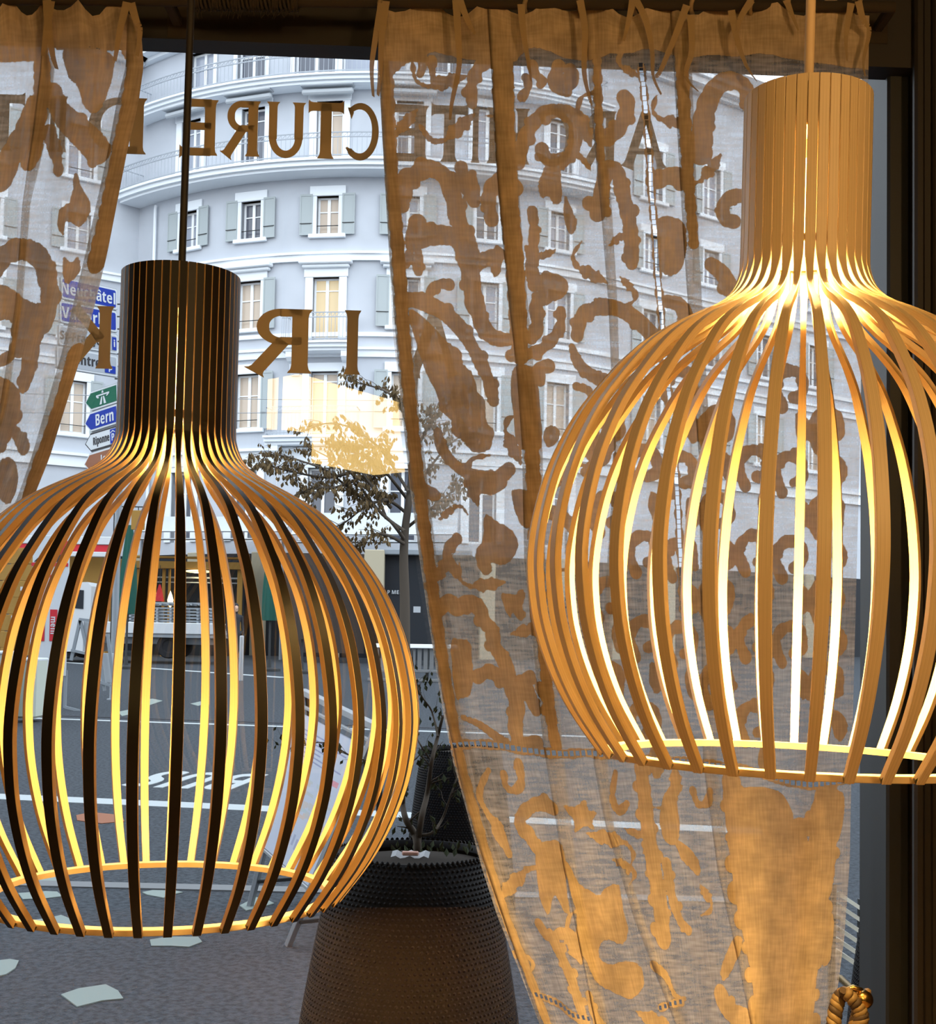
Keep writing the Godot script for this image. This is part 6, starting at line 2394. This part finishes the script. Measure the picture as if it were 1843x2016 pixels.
func build_walker() -> void:
	var t := thing("person", "distant person in dark clothes and white shoes walking behind the black lamp slats", "person", on_street(461, 1311), 0.5)
	var V := func(x: float, y: float, z: float) -> Vector3: return Vector3(x, y, z)
	var bones := [[V.call(0, 1.0, 0), V.call(0, 1.36, 0.01), 0.13, 0.14, 1.35], [V.call(0, 0.92, 0), V.call(0, 1.02, 0), 0.14, 0.13, 1.25], [V.call(-0.15, 1.4, 0), V.call(0.15, 1.4, 0), 0.06, 0.06], [V.call(0, 1.4, 0), V.call(0, 1.52, 0.02), 0.055, 0.05], [V.call(0, 1.58, 0.03), V.call(0, 1.66, 0.02), 0.075, 0.088],
		[V.call(-0.19, 1.38, 0), V.call(-0.23, 1.1, -0.06), 0.05, 0.042], [V.call(-0.23, 1.1, -0.06), V.call(-0.22, 0.86, 0.05), 0.042, 0.032], [V.call(-0.22, 0.86, 0.05), V.call(-0.215, 0.76, 0.09), 0.03, 0.022],
		[V.call(0.19, 1.38, 0), V.call(0.23, 1.1, -0.02), 0.05, 0.042], [V.call(0.23, 1.1, -0.02), V.call(0.22, 0.86, 0.1), 0.042, 0.032], [V.call(0.22, 0.86, 0.1), V.call(0.215, 0.76, 0.14), 0.03, 0.022],
		[V.call(-0.09, 0.92, 0), V.call(-0.09, 0.5, 0.13), 0.1, 0.065], [V.call(-0.09, 0.5, 0.13), V.call(-0.09, 0.09, 0.12), 0.062, 0.042], [V.call(0.09, 0.92, 0), V.call(0.09, 0.5, 0.02), 0.1, 0.065], [V.call(0.09, 0.5, 0.02), V.call(0.09, 0.12, -0.22), 0.062, 0.042]]
	obj("body", nets(bones, Vector3(-0.4, 0.02, -0.4), Vector3(0.4, 1.82, 0.4), 0.035), M.dark_cloth, t)
	obj("face", nets([[V.call(0, 1.6, 0.06), V.call(0, 1.66, 0.06), 0.055, 0.06], [V.call(0, 1.635, 0.11), V.call(0, 1.625, 0.13), 0.012, 0.014], [V.call(0, 1.56, 0.085), V.call(0, 1.57, 0.08), 0.03, 0.03]], Vector3(-0.12, 1.5, -0.05), Vector3(0.12, 1.78, 0.18), 0.012), M.skin, t)
	obj("hair", nets([[V.call(0, 1.7, -0.01), V.call(0, 1.62, -0.03), 0.092, 0.085]], Vector3(-0.15, 1.48, -0.16), Vector3(0.15, 1.84, 0.14), 0.02), M.sign_black, t)
	for q in [[-0.09, 0.045, 0.12, 0.0], [0.09, 0.08, -0.24, 0.5]]:
		obj("shoe", nets([[V.call(q[0], q[1], q[2] - 0.05), V.call(q[0], q[1] - q[3] * 0.09 + 0.0, q[2] + 0.14), 0.045, 0.036]], Vector3(q[0] - 0.12, -0.06, q[2] - 0.2), Vector3(q[0] + 0.12, 0.24, q[2] + 0.28), 0.016), M.sign_white, t)

# ------------------------------------------------------------------ the whole scene
const ROOM := 0.5

func _ready() -> void:
	var cam := Camera3D.new()
	cam.name = "camera"
	cam.projection = Camera3D.PROJECTION_FRUSTUM
	cam.keep_aspect = Camera3D.KEEP_HEIGHT
	cam.near = 0.05
	cam.far = 300.0
	cam.size = cam.near * 2016.0 / FOCAL
	cam.frustum_offset = Vector2(0, cam.near * (PCY - 1008.0) / FOCAL)
	cam.transform = Transform3D(Basis(Vector3.RIGHT, PITCH) * Basis(Vector3.BACK, ROLL), Vector3(0, EYE, 0))
	add_child(cam)
	cam.current = true
	var env := Environment.new()
	env.background_mode = Environment.BG_SKY
	var sky := Sky.new()
	var sm := ProceduralSkyMaterial.new()
	sm.sky_top_color = lin(0.80, 0.90, 1.0)
	sm.sky_horizon_color = lin(0.92, 0.97, 1.0)
	sm.sky_curve = 0.2
	sm.ground_horizon_color = lin(0.30, 0.31, 0.33)
	sm.ground_bottom_color = lin(0.2, 0.2, 0.21)
	sky.sky_material = sm
	env.sky = sky
	env.background_energy_multiplier = 3.35
	env.tonemap_mode = Environment.TONE_MAPPER_LINEAR
	env.tonemap_exposure = 1.0
	env.sdfgi_enabled = true
	env.ssao_enabled = true
	env.ssil_enabled = true
	var we := WorldEnvironment.new()
	we.name = "environment"
	we.environment = env
	add_child(we)

	make_materials()
	M.bulb = glow(1.0, 0.62, 0.22, 14.0)
	M.globe = glow(1.0, 0.66, 0.3, 4.0)
	M.lantern = glow(1.0, 0.66, 0.22, 17.0)
	M.stall_glow = glow(1.0, 0.8, 0.35, 1.6)
	M.sign_grey = mat(0.26, 0.29, 0.33, 0.5)
	M.pinkish = mat(0.6, 0.36, 0.30, 0.8)
	M.beige_light = mat(0.42, 0.39, 0.31, 0.7)
	M.dark_cloth = mat(0.018, 0.018, 0.022, 0.9)
	M.skin = mat(0.45, 0.28, 0.2, 0.6)

	build_room()
	build_street()
	build_house()

	var c1 := Vector3(-0.4757 * 0.68, EYE + 0.5802 * 0.68, -2.0808 * 0.68)
	pendant("black slatted pendant lamp with warm wooden insides, hanging at the left", c1, -0.004, 0.68, 45, PI / 45 - 0.035, true, 0.36, 0.45, Vector3(-c1.x, 0, -c1.z))
	var s2 := 0.61
	var c2 := Vector3(0.5041 * s2, EYE + 0.8247 * s2, -1.9225 * s2)
	pendant("pale birch slatted pendant lamp glowing brightly, hanging at the right", c2, -0.0192, s2, 37, PI / 37, false, 0.72, 3.4, Vector3(-c2.x, 0, -c2.z))
	build_curtains()
	build_planters_and_tree()
	build_signs()
	build_street_things()
	build_walker()
